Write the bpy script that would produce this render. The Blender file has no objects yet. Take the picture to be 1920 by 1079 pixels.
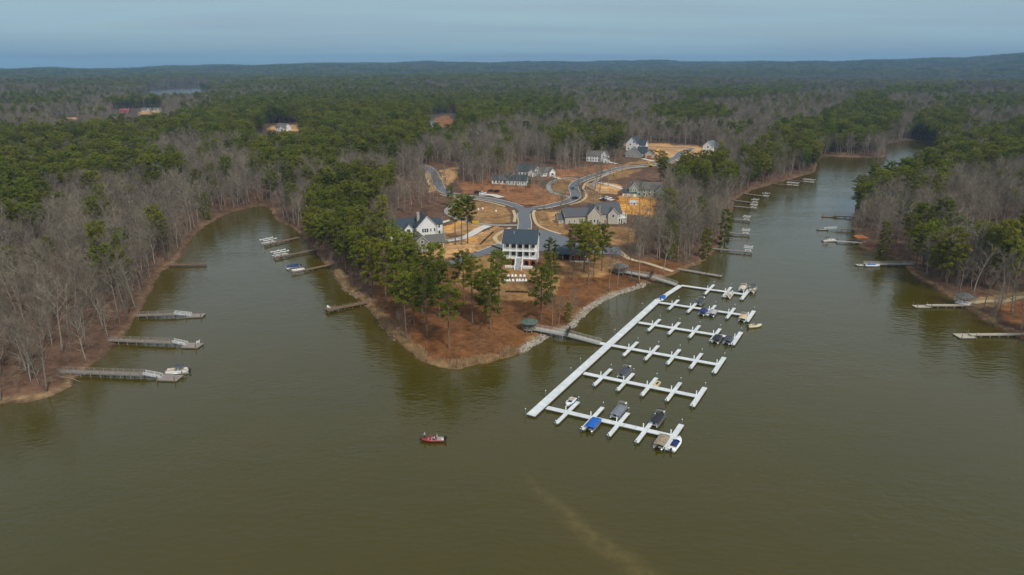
import bpy, bmesh, math, random
import numpy as np
from mathutils import Vector, Matrix

R = math.radians
scene = bpy.context.scene
C = scene.collection

# ------------------------------------------------------------------ camera, sky, sun, exposure
CAM_H, PITCH, FPX, CX, CY = 90.0, R(18.0), 1280.0, 960.0, 539.5
cd = bpy.data.cameras.new('camera')
cd.sensor_width = 36.0
cd.lens = 36.0 * FPX / 1920.0
cd.clip_start = 1.0
cd.clip_end = 60000.0
cam = bpy.data.objects.new('camera', cd)
cam.location = (0, 0, CAM_H)
cam.rotation_euler = (R(90) - PITCH, 0, 0)
C.objects.link(cam)
scene.camera = cam

SUN_EL, SUN_AZ = R(46.0), R(150.0)          # azimuth clockwise from +Y: behind the camera, to the right
world = bpy.data.worlds.new('World')
scene.world = world
world.use_nodes = True
wn, wl = world.node_tree.nodes, world.node_tree.links
wn.clear()
wout = wn.new('ShaderNodeOutputWorld')
wbg = wn.new('ShaderNodeBackground')
wbg.inputs['Strength'].default_value = 0.10
sky = wn.new('ShaderNodeTexSky')
sky.sky_type = 'NISHITA'
sky.sun_disc = False
sky.sun_elevation = SUN_EL
sky.sun_rotation = SUN_AZ
sky.altitude = 150
sky.air_density = 1.0
sky.dust_density = 1.5
sky.ozone_density = 1.5
# thin high overcast: streaky veil over the blue, laid out on the sky dome
wtc = wn.new('ShaderNodeTexCoord')
wsep = wn.new('ShaderNodeSeparateXYZ')
wl.new(wtc.outputs['Generated'], wsep.inputs[0])
wz = wn.new('ShaderNodeMath'); wz.operation = 'MAXIMUM'; wz.inputs[1].default_value = 0.0
wl.new(wsep.outputs['Z'], wz.inputs[0])
wz2 = wn.new('ShaderNodeMath'); wz2.operation = 'ADD'; wz2.inputs[1].default_value = 0.06
wl.new(wz.outputs[0], wz2.inputs[0])
wdiv = wn.new('ShaderNodeVectorMath'); wdiv.operation = 'DIVIDE'
wl.new(wtc.outputs['Generated'], wdiv.inputs[0])
wcomb = wn.new('ShaderNodeCombineXYZ')
for i in range(3):
    wl.new(wz2.outputs[0], wcomb.inputs[i])
wl.new(wcomb.outputs[0], wdiv.inputs[1])
wmap = wn.new('ShaderNodeMapping')
wmap.inputs['Scale'].default_value = (0.35, 0.9, 0.0)
wmap.inputs['Rotation'].default_value = (0, 0, R(12))
wl.new(wdiv.outputs[0], wmap.inputs['Vector'])
wnoi = wn.new('ShaderNodeTexNoise')
wnoi.inputs['Scale'].default_value = 1.0
wnoi.inputs['Detail'].default_value = 7.0
wnoi.inputs['Roughness'].default_value = 0.55
wnoi.inputs['Distortion'].default_value = 0.5
wl.new(wmap.outputs[0], wnoi.inputs['Vector'])
wrmp = wn.new('ShaderNodeMapRange')
wrmp.inputs['From Min'].default_value = 0.3
wrmp.inputs['From Max'].default_value = 0.72
wrmp.inputs['To Min'].default_value = 0.78
wrmp.inputs['To Max'].default_value = 0.96
wl.new(wnoi.outputs['Fac'], wrmp.inputs['Value'])
wgr = wn.new('ShaderNodeMapRange')           # veil is brighter overhead than at the skyline
wgr.inputs['From Min'].default_value = 0.0
wgr.inputs['From Max'].default_value = 0.5
wl.new(wsep.outputs['Z'], wgr.inputs['Value'])
wcol = wn.new('ShaderNodeMix'); wcol.data_type = 'RGBA'
wcol.inputs['A'].default_value = (3.0, 4.7, 5.65, 1)
wcol.inputs['B'].default_value = (6.2, 6.8, 7.0, 1)
wl.new(wgr.outputs['Result'], wcol.inputs['Factor'])
wn2 = wn.new('ShaderNodeTexNoise'); wn2.inputs['Scale'].default_value = 0.55; wn2.inputs['Detail'].default_value = 6; wn2.inputs['Distortion'].default_value = 0.8
wl.new(wmap.outputs[0], wn2.inputs['Vector'])
wr2 = wn.new('ShaderNodeMapRange'); wr2.inputs['From Min'].default_value = 0.35; wr2.inputs['From Max'].default_value = 0.65; wl.new(wn2.outputs['Fac'], wr2.inputs['Value'])
wtint = wn.new('ShaderNodeMix'); wtint.data_type = 'RGBA'; wtint.inputs['A'].default_value = (0.97, 0.91, 0.93, 1); wtint.inputs['B'].default_value = (1.05, 1.06, 1.04, 1)
wl.new(wr2.outputs['Result'], wtint.inputs['Factor'])
wmul = wn.new('ShaderNodeMix'); wmul.data_type = 'RGBA'; wmul.blend_type = 'MULTIPLY'; wmul.inputs['Factor'].default_value = 1.0
wl.new(wcol.outputs['Result'], wmul.inputs['A']); wl.new(wtint.outputs['Result'], wmul.inputs['B'])
wmix = wn.new('ShaderNodeMix'); wmix.data_type = 'RGBA'
wl.new(wrmp.outputs['Result'], wmix.inputs['Factor'])
wl.new(sky.outputs['Color'], wmix.inputs['A'])
wl.new(wmul.outputs['Result'], wmix.inputs['B'])
wl.new(wmix.outputs['Result'], wbg.inputs['Color'])
wl.new(wbg.outputs[0], wout.inputs['Surface'])

sl = bpy.data.lights.new('sun', 'SUN')
sl.energy = 2.8
sl.angle = R(6.0)
sl.color = (1.0, 0.95, 0.87)
sun = bpy.data.objects.new('sun', sl)
sd_ = Vector((math.sin(SUN_AZ) * math.cos(SUN_EL), math.cos(SUN_AZ) * math.cos(SUN_EL), math.sin(SUN_EL)))
sun.rotation_euler = sd_.to_track_quat('Z', 'Y').to_euler()
sun.location = (0, -50, 200)
C.objects.link(sun)

vs = scene.view_settings
vs.view_transform = 'Standard'
vs.look = 'None'
vs.exposure = 0.0
vs.gamma = 1.0
vs.use_curve_mapping = False
scene.render.engine = 'CYCLES'
cy = scene.cycles
cy.max_bounces = 5
cy.diffuse_bounces = 2
cy.glossy_bounces = 2
cy.transmission_bounces = 2
cy.volume_bounces = 0
cy.transparent_max_bounces = 4
cy.caustics_reflective = False
cy.caustics_refractive = False
cy.use_adaptive_sampling = True
cy.adaptive_threshold = 0.015
cy.use_denoising = True
cy.sample_clamp_indirect = 4.0

# ------------------------------------------------------------------ pixels <-> place
cP, sP = math.cos(PITCH), math.sin(PITCH)
def W(px, py, z=0.0):
    dx, dy = (px - CX) / FPX, (CY - py) / FPX
    d = (dx, cP + dy * sP, -sP + dy * cP)
    t = (z - CAM_H) / d[2]
    return np.array([t * d[0], t * d[1], z])
def proj(x, y, z):
    x = np.asarray(x, float); y = np.asarray(y, float); zz = np.asarray(z, float) - CAM_H
    f = y * cP - zz * sP
    u = y * sP + zz * cP
    f = np.where(f < 1, 1, f)
    return CX + FPX * x / f, CY - FPX * u / f
def inpoly(px, py, poly):
    px = np.asarray(px, float); py = np.asarray(py, float)
    r = np.zeros(px.shape, bool)
    n = len(poly)
    for i in range(n):
        x0, y0 = poly[i][0], poly[i][1]; x1, y1 = poly[(i + 1) % n][0], poly[(i + 1) % n][1]
        if y0 == y1: continue
        c = ((y0 > py) != (y1 > py)) & (px < (x1 - x0) * (py - y0) / (y1 - y0) + x0)
        r ^= c
    return r
def segdist(x, y, pts, closed=False):
    best = np.full(x.shape, 1e18)
    n = len(pts)
    for i in range(n if closed else n - 1):
        ax, ay = pts[i][0], pts[i][1]; bx, by = pts[(i + 1) % n][0], pts[(i + 1) % n][1]
        dx, dy = bx - ax, by - ay
        l2 = dx * dx + dy * dy + 1e-9
        t = np.clip(((x - ax) * dx + (y - ay) * dy) / l2, 0, 1)
        d = (x - ax - t * dx) ** 2 + (y - ay - t * dy) ** 2
        np.minimum(best, d, out=best)
    return np.sqrt(best)
def smooth_line(pts, step=3.0):
    P = [np.array(p[:2], float) for p in pts]
    P = [2 * P[0] - P[1]] + P + [2 * P[-1] - P[-2]]
    out = []
    for i in range(1, len(P) - 2):
        p0, p1, p2, p3 = P[i - 1:i + 3]
        n = max(2, int(np.hypot(*(p2 - p1)) / step))
        for k in range(n):
            t = k / n
            out.append(0.5 * (2 * p1 + (p2 - p0) * t + (2 * p0 - 5 * p1 + 4 * p2 - p3) * t * t + (3 * p1 - p0 - 3 * p2 + p3) * t ** 3))
    out.append(P[-2])
    return np.array(out)

# shoreline traced as the edge of the water, then smoothed and slightly frayed
SHORE_PX = [(-60, 775), (0, 757), (30, 756), (75, 750), (115, 736), (140, 716), (165, 690), (200, 662), (232, 632), (250, 600),
 (268, 572), (283, 546), (298, 517), (330, 490), (347, 468), (366, 440), (400, 415), (440, 397), (478, 388), (498, 388), (508, 396),
 (518, 412), (536, 421), (556, 432), (572, 452), (590, 470), (606, 490), (622, 506), (631, 522), (650, 545), (680, 565), (698, 587), (720, 617),
 (745, 642), (770, 662), (798, 680), (840, 691), (880, 688), (920, 681), (960, 669), (985, 656), (1010, 641), (1042, 627), (1075, 611),
 (1092, 594), (1110, 576), (1140, 560), (1180, 546), (1212, 534), (1238, 522), (1262, 514), (1300, 500), (1328, 484), (1345, 466),
 (1360, 446), (1366, 425), (1370, 405), (1374, 388), (1384, 372), (1408, 358), (1446, 346), (1478, 338), (1500, 331), (1526, 323),
 (1532, 308), (1546, 294), (1600, 295), (1655, 296), (1662, 282), (1664, 271), (1712, 263), (1750, 270), (1758, 290), (1744, 318), (1712, 344), (1656, 368),
 (1612, 378), (1602, 398), (1598, 425), (1611, 458), (1627, 468), (1648, 477), (1668, 482), (1689, 492), (1702, 505), (1725, 525), (1751, 539), (1770, 554),
 (1790, 563), (1803, 575), (1824, 588), (1845, 602), (1868, 615), (1894, 627), (1920, 638), (1990, 668)]
_rs = np.random.RandomState(5)
_w = [W(*p)[:2] for p in SHORE_PX]
_sm = smooth_line(_w, 4.0)
_sm[1:-1] += _rs.normal(0, 0.45, _sm[1:-1].shape)
WATER = [tuple(p) for p in _sm] + [(330, 40), (900, -400), (900, -900), (-900, -900), (-900, -200), (-400, 60), (-260, 130)]
LAKE2 = [tuple(W(*p)[:2]) for p in [(250, 197), (300, 195), (376, 193), (400, 178), (376, 162.6), (330, 164.5), (276, 168)]]
S_A = np.array(WATER); S_D = np.roll(S_A, -1, 0) - S_A; S_L = (S_D ** 2).sum(1) + 1e-9

def shore_sd(x, y):
    x = np.asarray(x, float).ravel(); y = np.asarray(y, float).ravel()
    out = np.full(x.shape, 400.0)
    near = (np.hypot(x, y) < 1500)
    if len(x) <= 2:
        for q in range(len(x)):
            if near[q]:
                t = np.clip(((x[q] - S_A[:, 0]) * S_D[:, 0] + (y[q] - S_A[:, 1]) * S_D[:, 1]) / S_L, 0, 1)
                d = math.sqrt(((x[q] - S_A[:, 0] - t * S_D[:, 0]) ** 2 + (y[q] - S_A[:, 1] - t * S_D[:, 1]) ** 2).min())
                y0, y1 = S_A[:, 1], S_A[:, 1] + S_D[:, 1]
                cr = ((y0 > y[q]) != (y1 > y[q]))
                xi = S_D[cr, 0] * (y[q] - y0[cr]) / S_D[cr, 1] + S_A[cr, 0]
                out[q] = -d if (x[q] < xi).sum() % 2 else d
    elif near.any():
        xn, yn = x[near], y[near]
        d = segdist(xn, yn, WATER, True)
        ins = inpoly(xn, yn, WATER)
        out[near] = np.where(ins, -d, d)
    far = (x < -700) & (y > 1500) & (y < 4500)
    if far.any():
        d = segdist(x[far], y[far], LAKE2, True)
        ins = inpoly(x[far], y[far], LAKE2)
        out[far] = np.minimum(out[far], np.where(ins, -d, d))
    return out
RIDGE_AZ = np.radians([-60, -37, -30, -20, -10, 0, 8, 15, 22, 28, 33, 37, 45, 60])
RIDGE_Z = np.array([40, 42, 50, 88, 118, 124, 128, 128, 130, 140, 170, 225, 260, 260.0])
def height(x, y):
    x = np.asarray(x, float).ravel(); y = np.asarray(y, float).ravel()
    sd = shore_sd(x, y)
    r = np.hypot(x, y)
    k = np.clip(sd / 260, 0, 1)
    land = 0.35 * (1 - np.exp(-np.maximum(sd, 0) / 0.7)) + 6.4 * (1 - np.exp(-np.maximum(sd, 0) / 48))
    und = 2.2 * np.sin(x / 83 + 0.4) * np.sin(y / 97 + 1.1) + 3.0 * np.sin(x / 171 + y / 320) + 2.5 * np.sin(y / 213 - x / 400 + 2)
    az = np.arctan2(x, y)
    low = 1 - 0.9 * np.exp(-((az + 0.448) / 0.10) ** 2) * ((r > 1100) & (r < 3000))
    land = land + und * k * low
    f = np.clip((r - 900) / 2500, 0, 1)
    hills = 9 * np.sin(x / 430 + 1) * np.sin(y / 510) + 7 * np.sin(x / 900 - y / 700 + 0.6) + 6
    land = land + f * hills * np.clip(sd / 300, 0, 1) * low
    rz = np.interp(az, RIDGE_AZ, RIDGE_Z) - 20 + 5 * np.sin(az * 41) + 3 * np.sin(az * 97 + 1)
    g = np.clip((r - 4200) / 4800, 0, 1); g = g * g * (3 - 2 * g)
    land = land + g * np.maximum(rz - 12, 0) + np.clip((r - 3500) / 3000, 0, 1) * 9 * np.sin(r / 420 + 3 * np.sin(az * 5)) * (1 - g)
    wat = np.maximum(-4.0, sd * 0.28)
    return np.where(sd > 0, land, wat)
def hz(x, y): return float(height([x], [y])[0])
def G(px, py, lift=0.0):
    z = 2.0
    for i in range(14):
        p = W(px, py, z)
        z = z + 0.7 * (hz(p[0], p[1]) - z)
    p = W(px, py, z)
    return Vector((p[0], p[1], hz(p[0], p[1]) + lift))
def GL(pts): return [G(*p) for p in pts]

# ------------------------------------------------------------------ materials
MATS = {}
def mat(name, col, rough=0.8, var=0.18, scale=2.0, metal=0.0, inst=0.0, spec=0.35, bump=0.0, trans=0.0, hue=None):
    if name in MATS: return MATS[name]
    m = bpy.data.materials.new(name); m.use_nodes = True
    nt = m.node_tree; n = nt.nodes; l = nt.links
    b = n['Principled BSDF']
    tc = n.new('ShaderNodeTexCoord')
    no = n.new('ShaderNodeTexNoise'); no.inputs['Scale'].default_value = scale; no.inputs['Detail'].default_value = 4
    l.new(tc.outputs['Object'], no.inputs['Vector'])
    mr = n.new('ShaderNodeMapRange'); mr.inputs['From Min'].default_value = 0.25; mr.inputs['From Max'].default_value = 0.75
    mr.inputs['To Min'].default_value = 1 - var; mr.inputs['To Max'].default_value = 1 + var
    l.new(no.outputs['Fac'], mr.inputs['Value'])
    src = mr.outputs['Result']
    basecol = None
    if inst:
        oi = n.new('ShaderNodeObjectInfo')
        mr2 = n.new('ShaderNodeMapRange'); mr2.inputs['To Min'].default_value = 1 - inst; mr2.inputs['To Max'].default_value = 1 + inst
        l.new(oi.outputs['Random'], mr2.inputs['Value'])
        mm = n.new('ShaderNodeMath'); mm.operation = 'MULTIPLY'
        l.new(src, mm.inputs[0]); l.new(mr2.outputs['Result'], mm.inputs[1]); src = mm.outputs[0]
        if hue:
            cr = n.new('ShaderNodeMix'); cr.data_type = 'RGBA'
            cr.inputs['A'].default_value = (*col, 1); cr.inputs['B'].default_value = (*hue, 1)
            ml = n.new('ShaderNodeMath'); ml.operation = 'MULTIPLY'; ml.inputs[1].default_value = 7.31
            fr = n.new('ShaderNodeMath'); fr.operation = 'FRACT'
            l.new(oi.outputs['Random'], ml.inputs[0]); l.new(ml.outputs[0], fr.inputs[0])
            l.new(fr.outputs[0], cr.inputs['Factor']); basecol = cr.outputs['Result']
    vm = n.new('ShaderNodeVectorMath'); vm.operation = 'SCALE'
    if basecol is not None: l.new(basecol, vm.inputs[0])
    else: vm.inputs[0].default_value = col
    l.new(src, vm.inputs['Scale'])
    l.new(vm.outputs[0], b.inputs['Base Color'])
    b.inputs['Roughness'].default_value = rough
    b.inputs['Metallic'].default_value = metal
    b.inputs['Specular IOR Level'].default_value = spec
    if bump:
        bn = n.new('ShaderNodeBump'); bn.inputs['Strength'].default_value = bump; bn.inputs['Distance'].default_value = 0.05
        l.new(no.outputs['Fac'], bn.inputs['Height']); l.new(bn.outputs[0], b.inputs['Normal'])
    if trans:
        t = n.new('ShaderNodeBsdfTranslucent'); mx = n.new('ShaderNodeMixShader'); mx.inputs[0].default_value = trans
        l.new(vm.outputs[0], t.inputs['Color']); l.new(b.outputs[0], mx.inputs[1]); l.new(t.outputs[0], mx.inputs[2])
        l.new(mx.outputs[0], n['Material Output'].inputs['Surface'])
    MATS[name] = m
    return m

# ------------------------------------------------------------------ mesh builder
class MB:
    def __init__(s): s.v = []; s.f = []; s.mi = []
    def add(s, verts, faces, mi=0):
        o = len(s.v); s.v.extend(verts); s.f.extend([tuple(i + o for i in f) for f in faces]); s.mi.extend([mi] * len(faces)); return s
    def box(s, c, size, rz=0.0, mi=0, taper=1.0):
        hx, hy, hz_ = size[0] / 2, size[1] / 2, size[2] / 2
        ca, sa = math.cos(rz), math.sin(rz)
        vs_ = []
        for z in (-1, 1):
            k = taper if z > 0 else 1.0
            for x, y in ((-1, -1), (1, -1), (1, 1), (-1, 1)):
                X, Y = x * hx * k, y * hy * k
                vs_.append((c[0] + X * ca - Y * sa, c[1] + X * sa + Y * ca, c[2] + z * hz_))
        return s.add(vs_, [(3, 2, 1, 0), (4, 5, 6, 7), (0, 1, 5, 4), (1, 2, 6, 5), (2, 3, 7, 6), (3, 0, 4, 7)], mi)
    def tube(s, pts, rad, n=6, caps=True, mi=0):
        pts = [Vector(p) for p in pts]
        if not hasattr(rad, '__len__'): rad = [rad] * len(pts)
        vs_, fs = [], []
        d0 = (pts[-1] - pts[0]).normalized()
        ref = Vector((1, 0, 0)) if abs(d0.x) < 0.8 else Vector((0, 1, 0))
        for i, p in enumerate(pts):
            d = (pts[min(i + 1, len(pts) - 1)] - pts[max(i - 1, 0)])
            if d.length < 1e-9: d = d0
            d.normalize()
            a = d.cross(ref)
            if a.length < 1e-6: a = d.cross(Vector((0, 1, 0)))
            a.normalize(); b = d.cross(a)
            for k in range(n):
                t = 2 * math.pi * k / n
                vs_.append(tuple(p + (a * math.cos(t) + b * math.sin(t)) * rad[i]))
        for i in range(len(pts) - 1):
            for k in range(n):
                k2 = (k + 1) % n
                fs.append((i * n + k, (i + 1) * n + k, (i + 1) * n + k2, i * n + k2))
        if caps:
            fs.append(tuple(range(n))); fs.append(tuple(reversed(range((len(pts) - 1) * n, len(pts) * n))))
        return s.add(vs_, fs, mi)
    def loft(s, secs, closed=True, caps=True, mi=0):
        n = len(secs[0]); vs_ = [tuple(p) for q in secs for p in q]; fs = []
        for i in range(len(secs) - 1):
            for k in range(n if closed else n - 1):
                k2 = (k + 1) % n
                fs.append((i * n + k, i * n + k2, (i + 1) * n + k2, (i + 1) * n + k))
        if caps: fs.append(tuple(reversed(range(n)))); fs.append(tuple(range((len(secs) - 1) * n, len(secs) * n)))
        return s.add(vs_, fs, mi)
    def build(s, name, m, parent=None, smooth=False, fix=True):
        me = bpy.data.meshes.new(name)
        me.from_pydata(s.v, [], s.f)
        for mm in (m if isinstance(m, (list, tuple)) else [m]): me.materials.append(mm)
        if any(s.mi): me.polygons.foreach_set('material_index', s.mi)
        if fix:
            bm = bmesh.new(); bm.from_mesh(me); bmesh.ops.recalc_face_normals(bm, faces=bm.faces); bm.to_mesh(me); bm.free()
        if smooth: me.polygons.foreach_set('use_smooth', [True] * len(me.polygons))
        o = bpy.data.objects.new(name, me); C.objects.link(o)
        if parent is not None: o.parent = parent
        return o
def np_mesh(name, v, f, m):
    me = bpy.data.meshes.new(name)
    v = np.asarray(v, np.float32); f = np.asarray(f, np.int32)
    me.vertices.add(len(v)); me.vertices.foreach_set('co', v.ravel())
    k = f.shape[1]
    me.loops.add(f.size); me.loops.foreach_set('vertex_index', f.ravel())
    me.polygons.add(len(f)); me.polygons.foreach_set('loop_start', np.arange(0, f.size, k, dtype=np.int32))
    me.polygons.foreach_set('loop_total', np.full(len(f), k, np.int32))
    me.update(calc_edges=True); me.validate()
    if m: me.materials.append(m)
    return me
def thing(name, label, cat, loc=(0, 0, 0), rz=0.0, group=None):
    o = bpy.data.objects.new(name, None); C.objects.link(o)
    o.location = loc; o.rotation_euler = (0, 0, rz); o.empty_display_size = 0.5
    return tag(o, label, cat, group)
def tag(o, label=None, cat=None, group=None, kind=None):
    if label: o['label'] = label
    if cat: o['category'] = cat
    if group: o['group'] = group
    if kind: o['kind'] = kind
    return o
def dup(root, loc=None, rz=None, label=None, group=None, scale=None):
    r = root.copy(); C.objects.link(r)
    if loc is not None: r.location = loc
    if rz is not None: r.rotation_euler = (0, 0, rz)
    if scale is not None: r.scale = scale
    if label: r['label'] = label
    if group: r['group'] = group
    def rec(a, b):
        for ch in KIDS.get(a.name) or list(a.children):
            c = ch.copy(); C.objects.link(c); c.parent = b; rec(ch, c)
    rec(root, r)
    return r
KIDS = {}
HAZE = 8e-5
# ------------------------------------------------------------------ roads as centre lines (kept for clearing trees too)
def wl_(pts): return smooth_line([tuple(G(*p)) for p in pts], 2.5)
ROADS = {
 'lane': (wl_([(838, 497), (868, 487), (905, 475), (938, 462), (965, 450), (980, 438), (984, 420), (982, 405), (984, 395)]), 3.4),
 'left': (wl_([(986, 399), (972, 389), (945, 380), (905, 372), (875, 369), (845, 364), (828, 356), (820, 341), (812, 324), (800, 314), (780, 308)]), 3.2),
 'right': (wl_([(980, 400), (996, 392), (1020, 389), (1046, 383), (1068, 377), (1079, 369), (1078, 360), (1075, 352), (1082, 342), (1099, 335), (1122, 327), (1148, 319), (1172, 314), (1207, 311), (1243, 306), (1268, 295), (1277, 286), (1300, 279)]), 3.2),
 'upper': (wl_([(1300, 279), (1275, 277), (1245, 277), (1204, 274)]), 2.4),
 'far': (wl_([(818, 240), (814, 233), (811, 227)]), 4.0),
}
DRIVES = {
 'ring': (wl_([(1090, 337), (1070, 334), (1048, 336), (1034, 342), (1028, 351), (1035, 361), (1052, 366), (1070, 370)]), 1.9),
 'spur': (wl_([(1145, 320), (1135, 328), (1118, 340), (1108, 352)]), 1.6),
 'court': (wl_([(868, 369), (850, 384), (838, 395), (846, 405), (872, 414), (905, 421), (940, 423), (976, 423)]), 1.8),
}
CONCRETE = {
 'house_drive': (wl_([(915, 424), (898, 431), (882, 441), (862, 448), (838, 452)]), 2.6),
 'white_drive': (wl_([(822, 420), (850, 412), (872, 407)]), 1.5),
 'parking_pad': (wl_([(898, 366), (922, 366), (940, 371)]), 2.8),
 'cottage_walk': (wl_([(1035, 331), (1050, 336)]), 1.5),
 'garage_drive': (wl_([(1205, 298), (1225, 303)]), 2.5),
 'green_drive': (wl_([(1122, 343), (1150, 349), (1166, 355)]), 1.8),
 'white_house_drive': (wl_([(1138, 303), (1156, 308)]), 1.8),
 'beige_drive': (wl_([(1125, 372), (1150, 376)]), 2.6),
 'shore_path': (wl_([(1158, 470), (1180, 486), (1212, 494), (1240, 503), (1262, 510)]), 1.4),
 'bank_path': (wl_([(1921, 556), (1880, 566), (1850, 566), (1824, 569)]), 1.6),
}
LOT = [tuple(G(*p)[:2]) for p in [(1002, 431), (1030, 434), (1056, 443), (1090, 458), (1130, 462), (1160, 464), (1168, 479), (1128, 477), (1085, 479), (1050, 480), (1005, 470), (960, 462), (940, 470), (935, 458), (975, 440)]]

# ------------------------------------------------------------------ ground
LAWN, STRAW, CLAY, REDCLAY, ORANGE = (0.285, 0.162, 0.066), (0.150, 0.063, 0.020), (0.52, 0.30, 0.13), (0.28, 0.125, 0.052), (0.62, 0.30, 0.06)
LITTER, TAN, DUFF, MULCH = (0.125, 0.072, 0.045), (0.30, 0.20, 0.10), (0.085, 0.065, 0.045), (0.10, 0.055, 0.035)
PATCH = [  # (colour, soft edge, polygon in the photograph's pixels, taken down to the ground)
 (STRAW, [(690, 570), (720, 510), (800, 500), (1000, 490), (1180, 480), (1260, 490), (1300, 505), (1090, 600), (985, 660), (840, 700), (740, 650)]),
 (LITTER, [(740, 300), (860, 300), (865, 370), (830, 385), (740, 395)]),
 (REDCLAY, [(860, 345), (905, 335), (1000, 345), (1040, 360), (1064, 374), (1015, 388), (975, 384), (925, 362), (870, 362)]),
 (REDCLAY, [(1025, 322), (1150, 305), (1160, 312), (1100, 333), (1060, 332), (1030, 335)]),
 (LAWN, [(850, 384), (880, 377), (920, 380), (945, 388), (958, 402), (958, 416), (920, 420), (870, 412), (848, 404)]),
 (LAWN, [(1002, 398), (1030, 393), (1060, 396), (1060, 430), (1100, 445), (1060, 440), (1010, 430)]),
 (CLAY, [(1025, 398), (1060, 396), (1062, 418), (1030, 418)]),
 (LAWN, [(1060, 400), (1110, 425), (1165, 425), (1215, 430), (1215, 450), (1165, 460), (1110, 456), (1080, 440)]),
 (LAWN, [(900, 478), (935, 480), (1010, 500), (1045, 480), (1130, 480), (1165, 485), (1170, 500), (1130, 520), (1050, 520), (1045, 552), (985, 565), (900, 560), (850, 530), (860, 500)]),
 (LAWN, [(1038, 340), (1060, 335), (1085, 337), (1078, 345), (1074, 362), (1045, 364), (1032, 354)]),
 (LAWN, [(1150, 312), (1205, 300), (1240, 300), (1225, 306), (1170, 312)]),
 (LAWN, [(1125, 330), (1150, 322), (1205, 316), (1180, 330), (1150, 338)]),
 (CLAY, [(1095, 345), (1130, 340), (1165, 350), (1160, 365), (1120, 362)]),
 (LAWN, [(1095, 355), (1130, 365), (1125, 380), (1090, 380)]),
 (ORANGE, [(1160, 366), (1205, 362), (1232, 368), (1236, 384), (1222, 386), (1232, 410), (1165, 402), (1155, 380)]),
 (CLAY, [(830, 425), (860, 415), (905, 418), (915, 424), (880, 442), (835, 452)]),
 (LAWN, [(835, 440), (880, 428), (905, 428), (880, 442), (850, 450)]),
 (CLAY, [(820, 462), (870, 448), (930, 425), (955, 430), (955, 445), (900, 470), (840, 485), (780, 480), (720, 470)]),
 (LAWN, [(900, 445), (930, 430), (958, 428), (968, 440), (955, 452), (925, 462), (890, 468)]),
 (ORANGE, [(834, 424), (866, 416), (872, 419), (838, 430)]),
 (ORANGE, [(872, 446), (890, 442), (896, 452), (876, 456)]),
 (ORANGE, [(852, 384), (862, 378), (872, 380), (866, 388), (850, 392)]),
 (CLAY, [(795, 315), (805, 312), (818, 345), (822, 360), (808, 362), (802, 340)]),
 (CLAY, [(825, 318), (860, 312), (858, 330), (838, 352), (828, 340)]),
 (CLAY, [(1165, 268), (1245, 270), (1310, 275), (1345, 290), (1300, 292), (1270, 300), (1230, 296), (1225, 280), (1170, 275)]),
 (REDCLAY, [(815, 222), (838, 216), (850, 225), (850, 245), (820, 244)]),
 (CLAY, [(480, 260), (552, 258), (560, 270), (482, 268)]),
 (CLAY, [(505, 238), (560, 234), (560, 246), (505, 247)]),
 (CLAY, [(110, 224), (145, 221), (145, 232), (110, 232)]),
 (CLAY, [(262, 210), (300, 206), (300, 214), (262, 218)]),
 (CLAY, [(1735, 436), (1760, 434), (1790, 462), (1750, 470), (1725, 460)]),
 (CLAY, [(1812, 450), (1850, 446), (1845, 472), (1812, 474)]),
 (TAN, [(1820, 562), (1930, 545), (1930, 570), (1830, 578)]),
 (REDCLAY, [(1870, 575), (1930, 562), (1930, 610), (1880, 600)]),
 (CLAY, [(640, 312), (735, 300), (740, 325), (650, 335)]),
]
az = np.radians(np.concatenate([np.arange(-64, -41, 1.0), np.arange(-41, 41, 0.16), np.arange(41, 65, 1.0)]))
rr = [90.0]
while rr[-1] < 640: rr.append(rr[-1] + 1.9)
while rr[-1] < 13000: rr.append(rr[-1] * 1.02)
rr = np.array(rr)
AZ, RR = np.meshgrid(az, rr)
gx, gy = (RR * np.sin(AZ)).ravel(), (RR * np.cos(AZ)).ravel()
gz = height(gx, gy)
gsd = shore_sd(gx, gy)
gpx, gpy = proj(gx, gy, gz)
gr = RR.ravel()
def wob(x, y, s, ph=0.0): return np.sin(x / s + ph) * np.sin(y / (s * 1.13) + 2 * ph + 1) + 0.6 * np.sin((x + y) / (s * 0.47) + ph) * np.sin((x - y) / (s * 0.61) - ph)
col = np.empty((len(gx), 3)); col[:] = LITTER
t = np.clip((gr - 600) / 600, 0, 1)[:, None]
col = col * (1 - t) + np.array(DUFF) * t
jx, jy = gpx + 3 * wob(gx, gy, 7.0), gpy + 1.4 * wob(gx, gy, 9.0, 1.7)
for c_, poly in PATCH:
    xs = [p[0] for p in poly]; ys = [p[1] for p in poly]
    sel = np.where((jx > min(xs)) & (jx < max(xs)) & (jy > min(ys)) & (jy < max(ys)) & (gsd > 0))[0]
    if len(sel):
        ins = sel[inpoly(jx[sel], jy[sel], poly)]
        w_ = (0.82 + 0.18 * wob(gx[ins], gy[ins], 5.0, 0.3))[:, None]
        col[ins] = np.array(c_) * np.clip(w_, 0.5, 1) + col[ins] * (1 - np.clip(w_, 0.5, 1))
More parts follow.
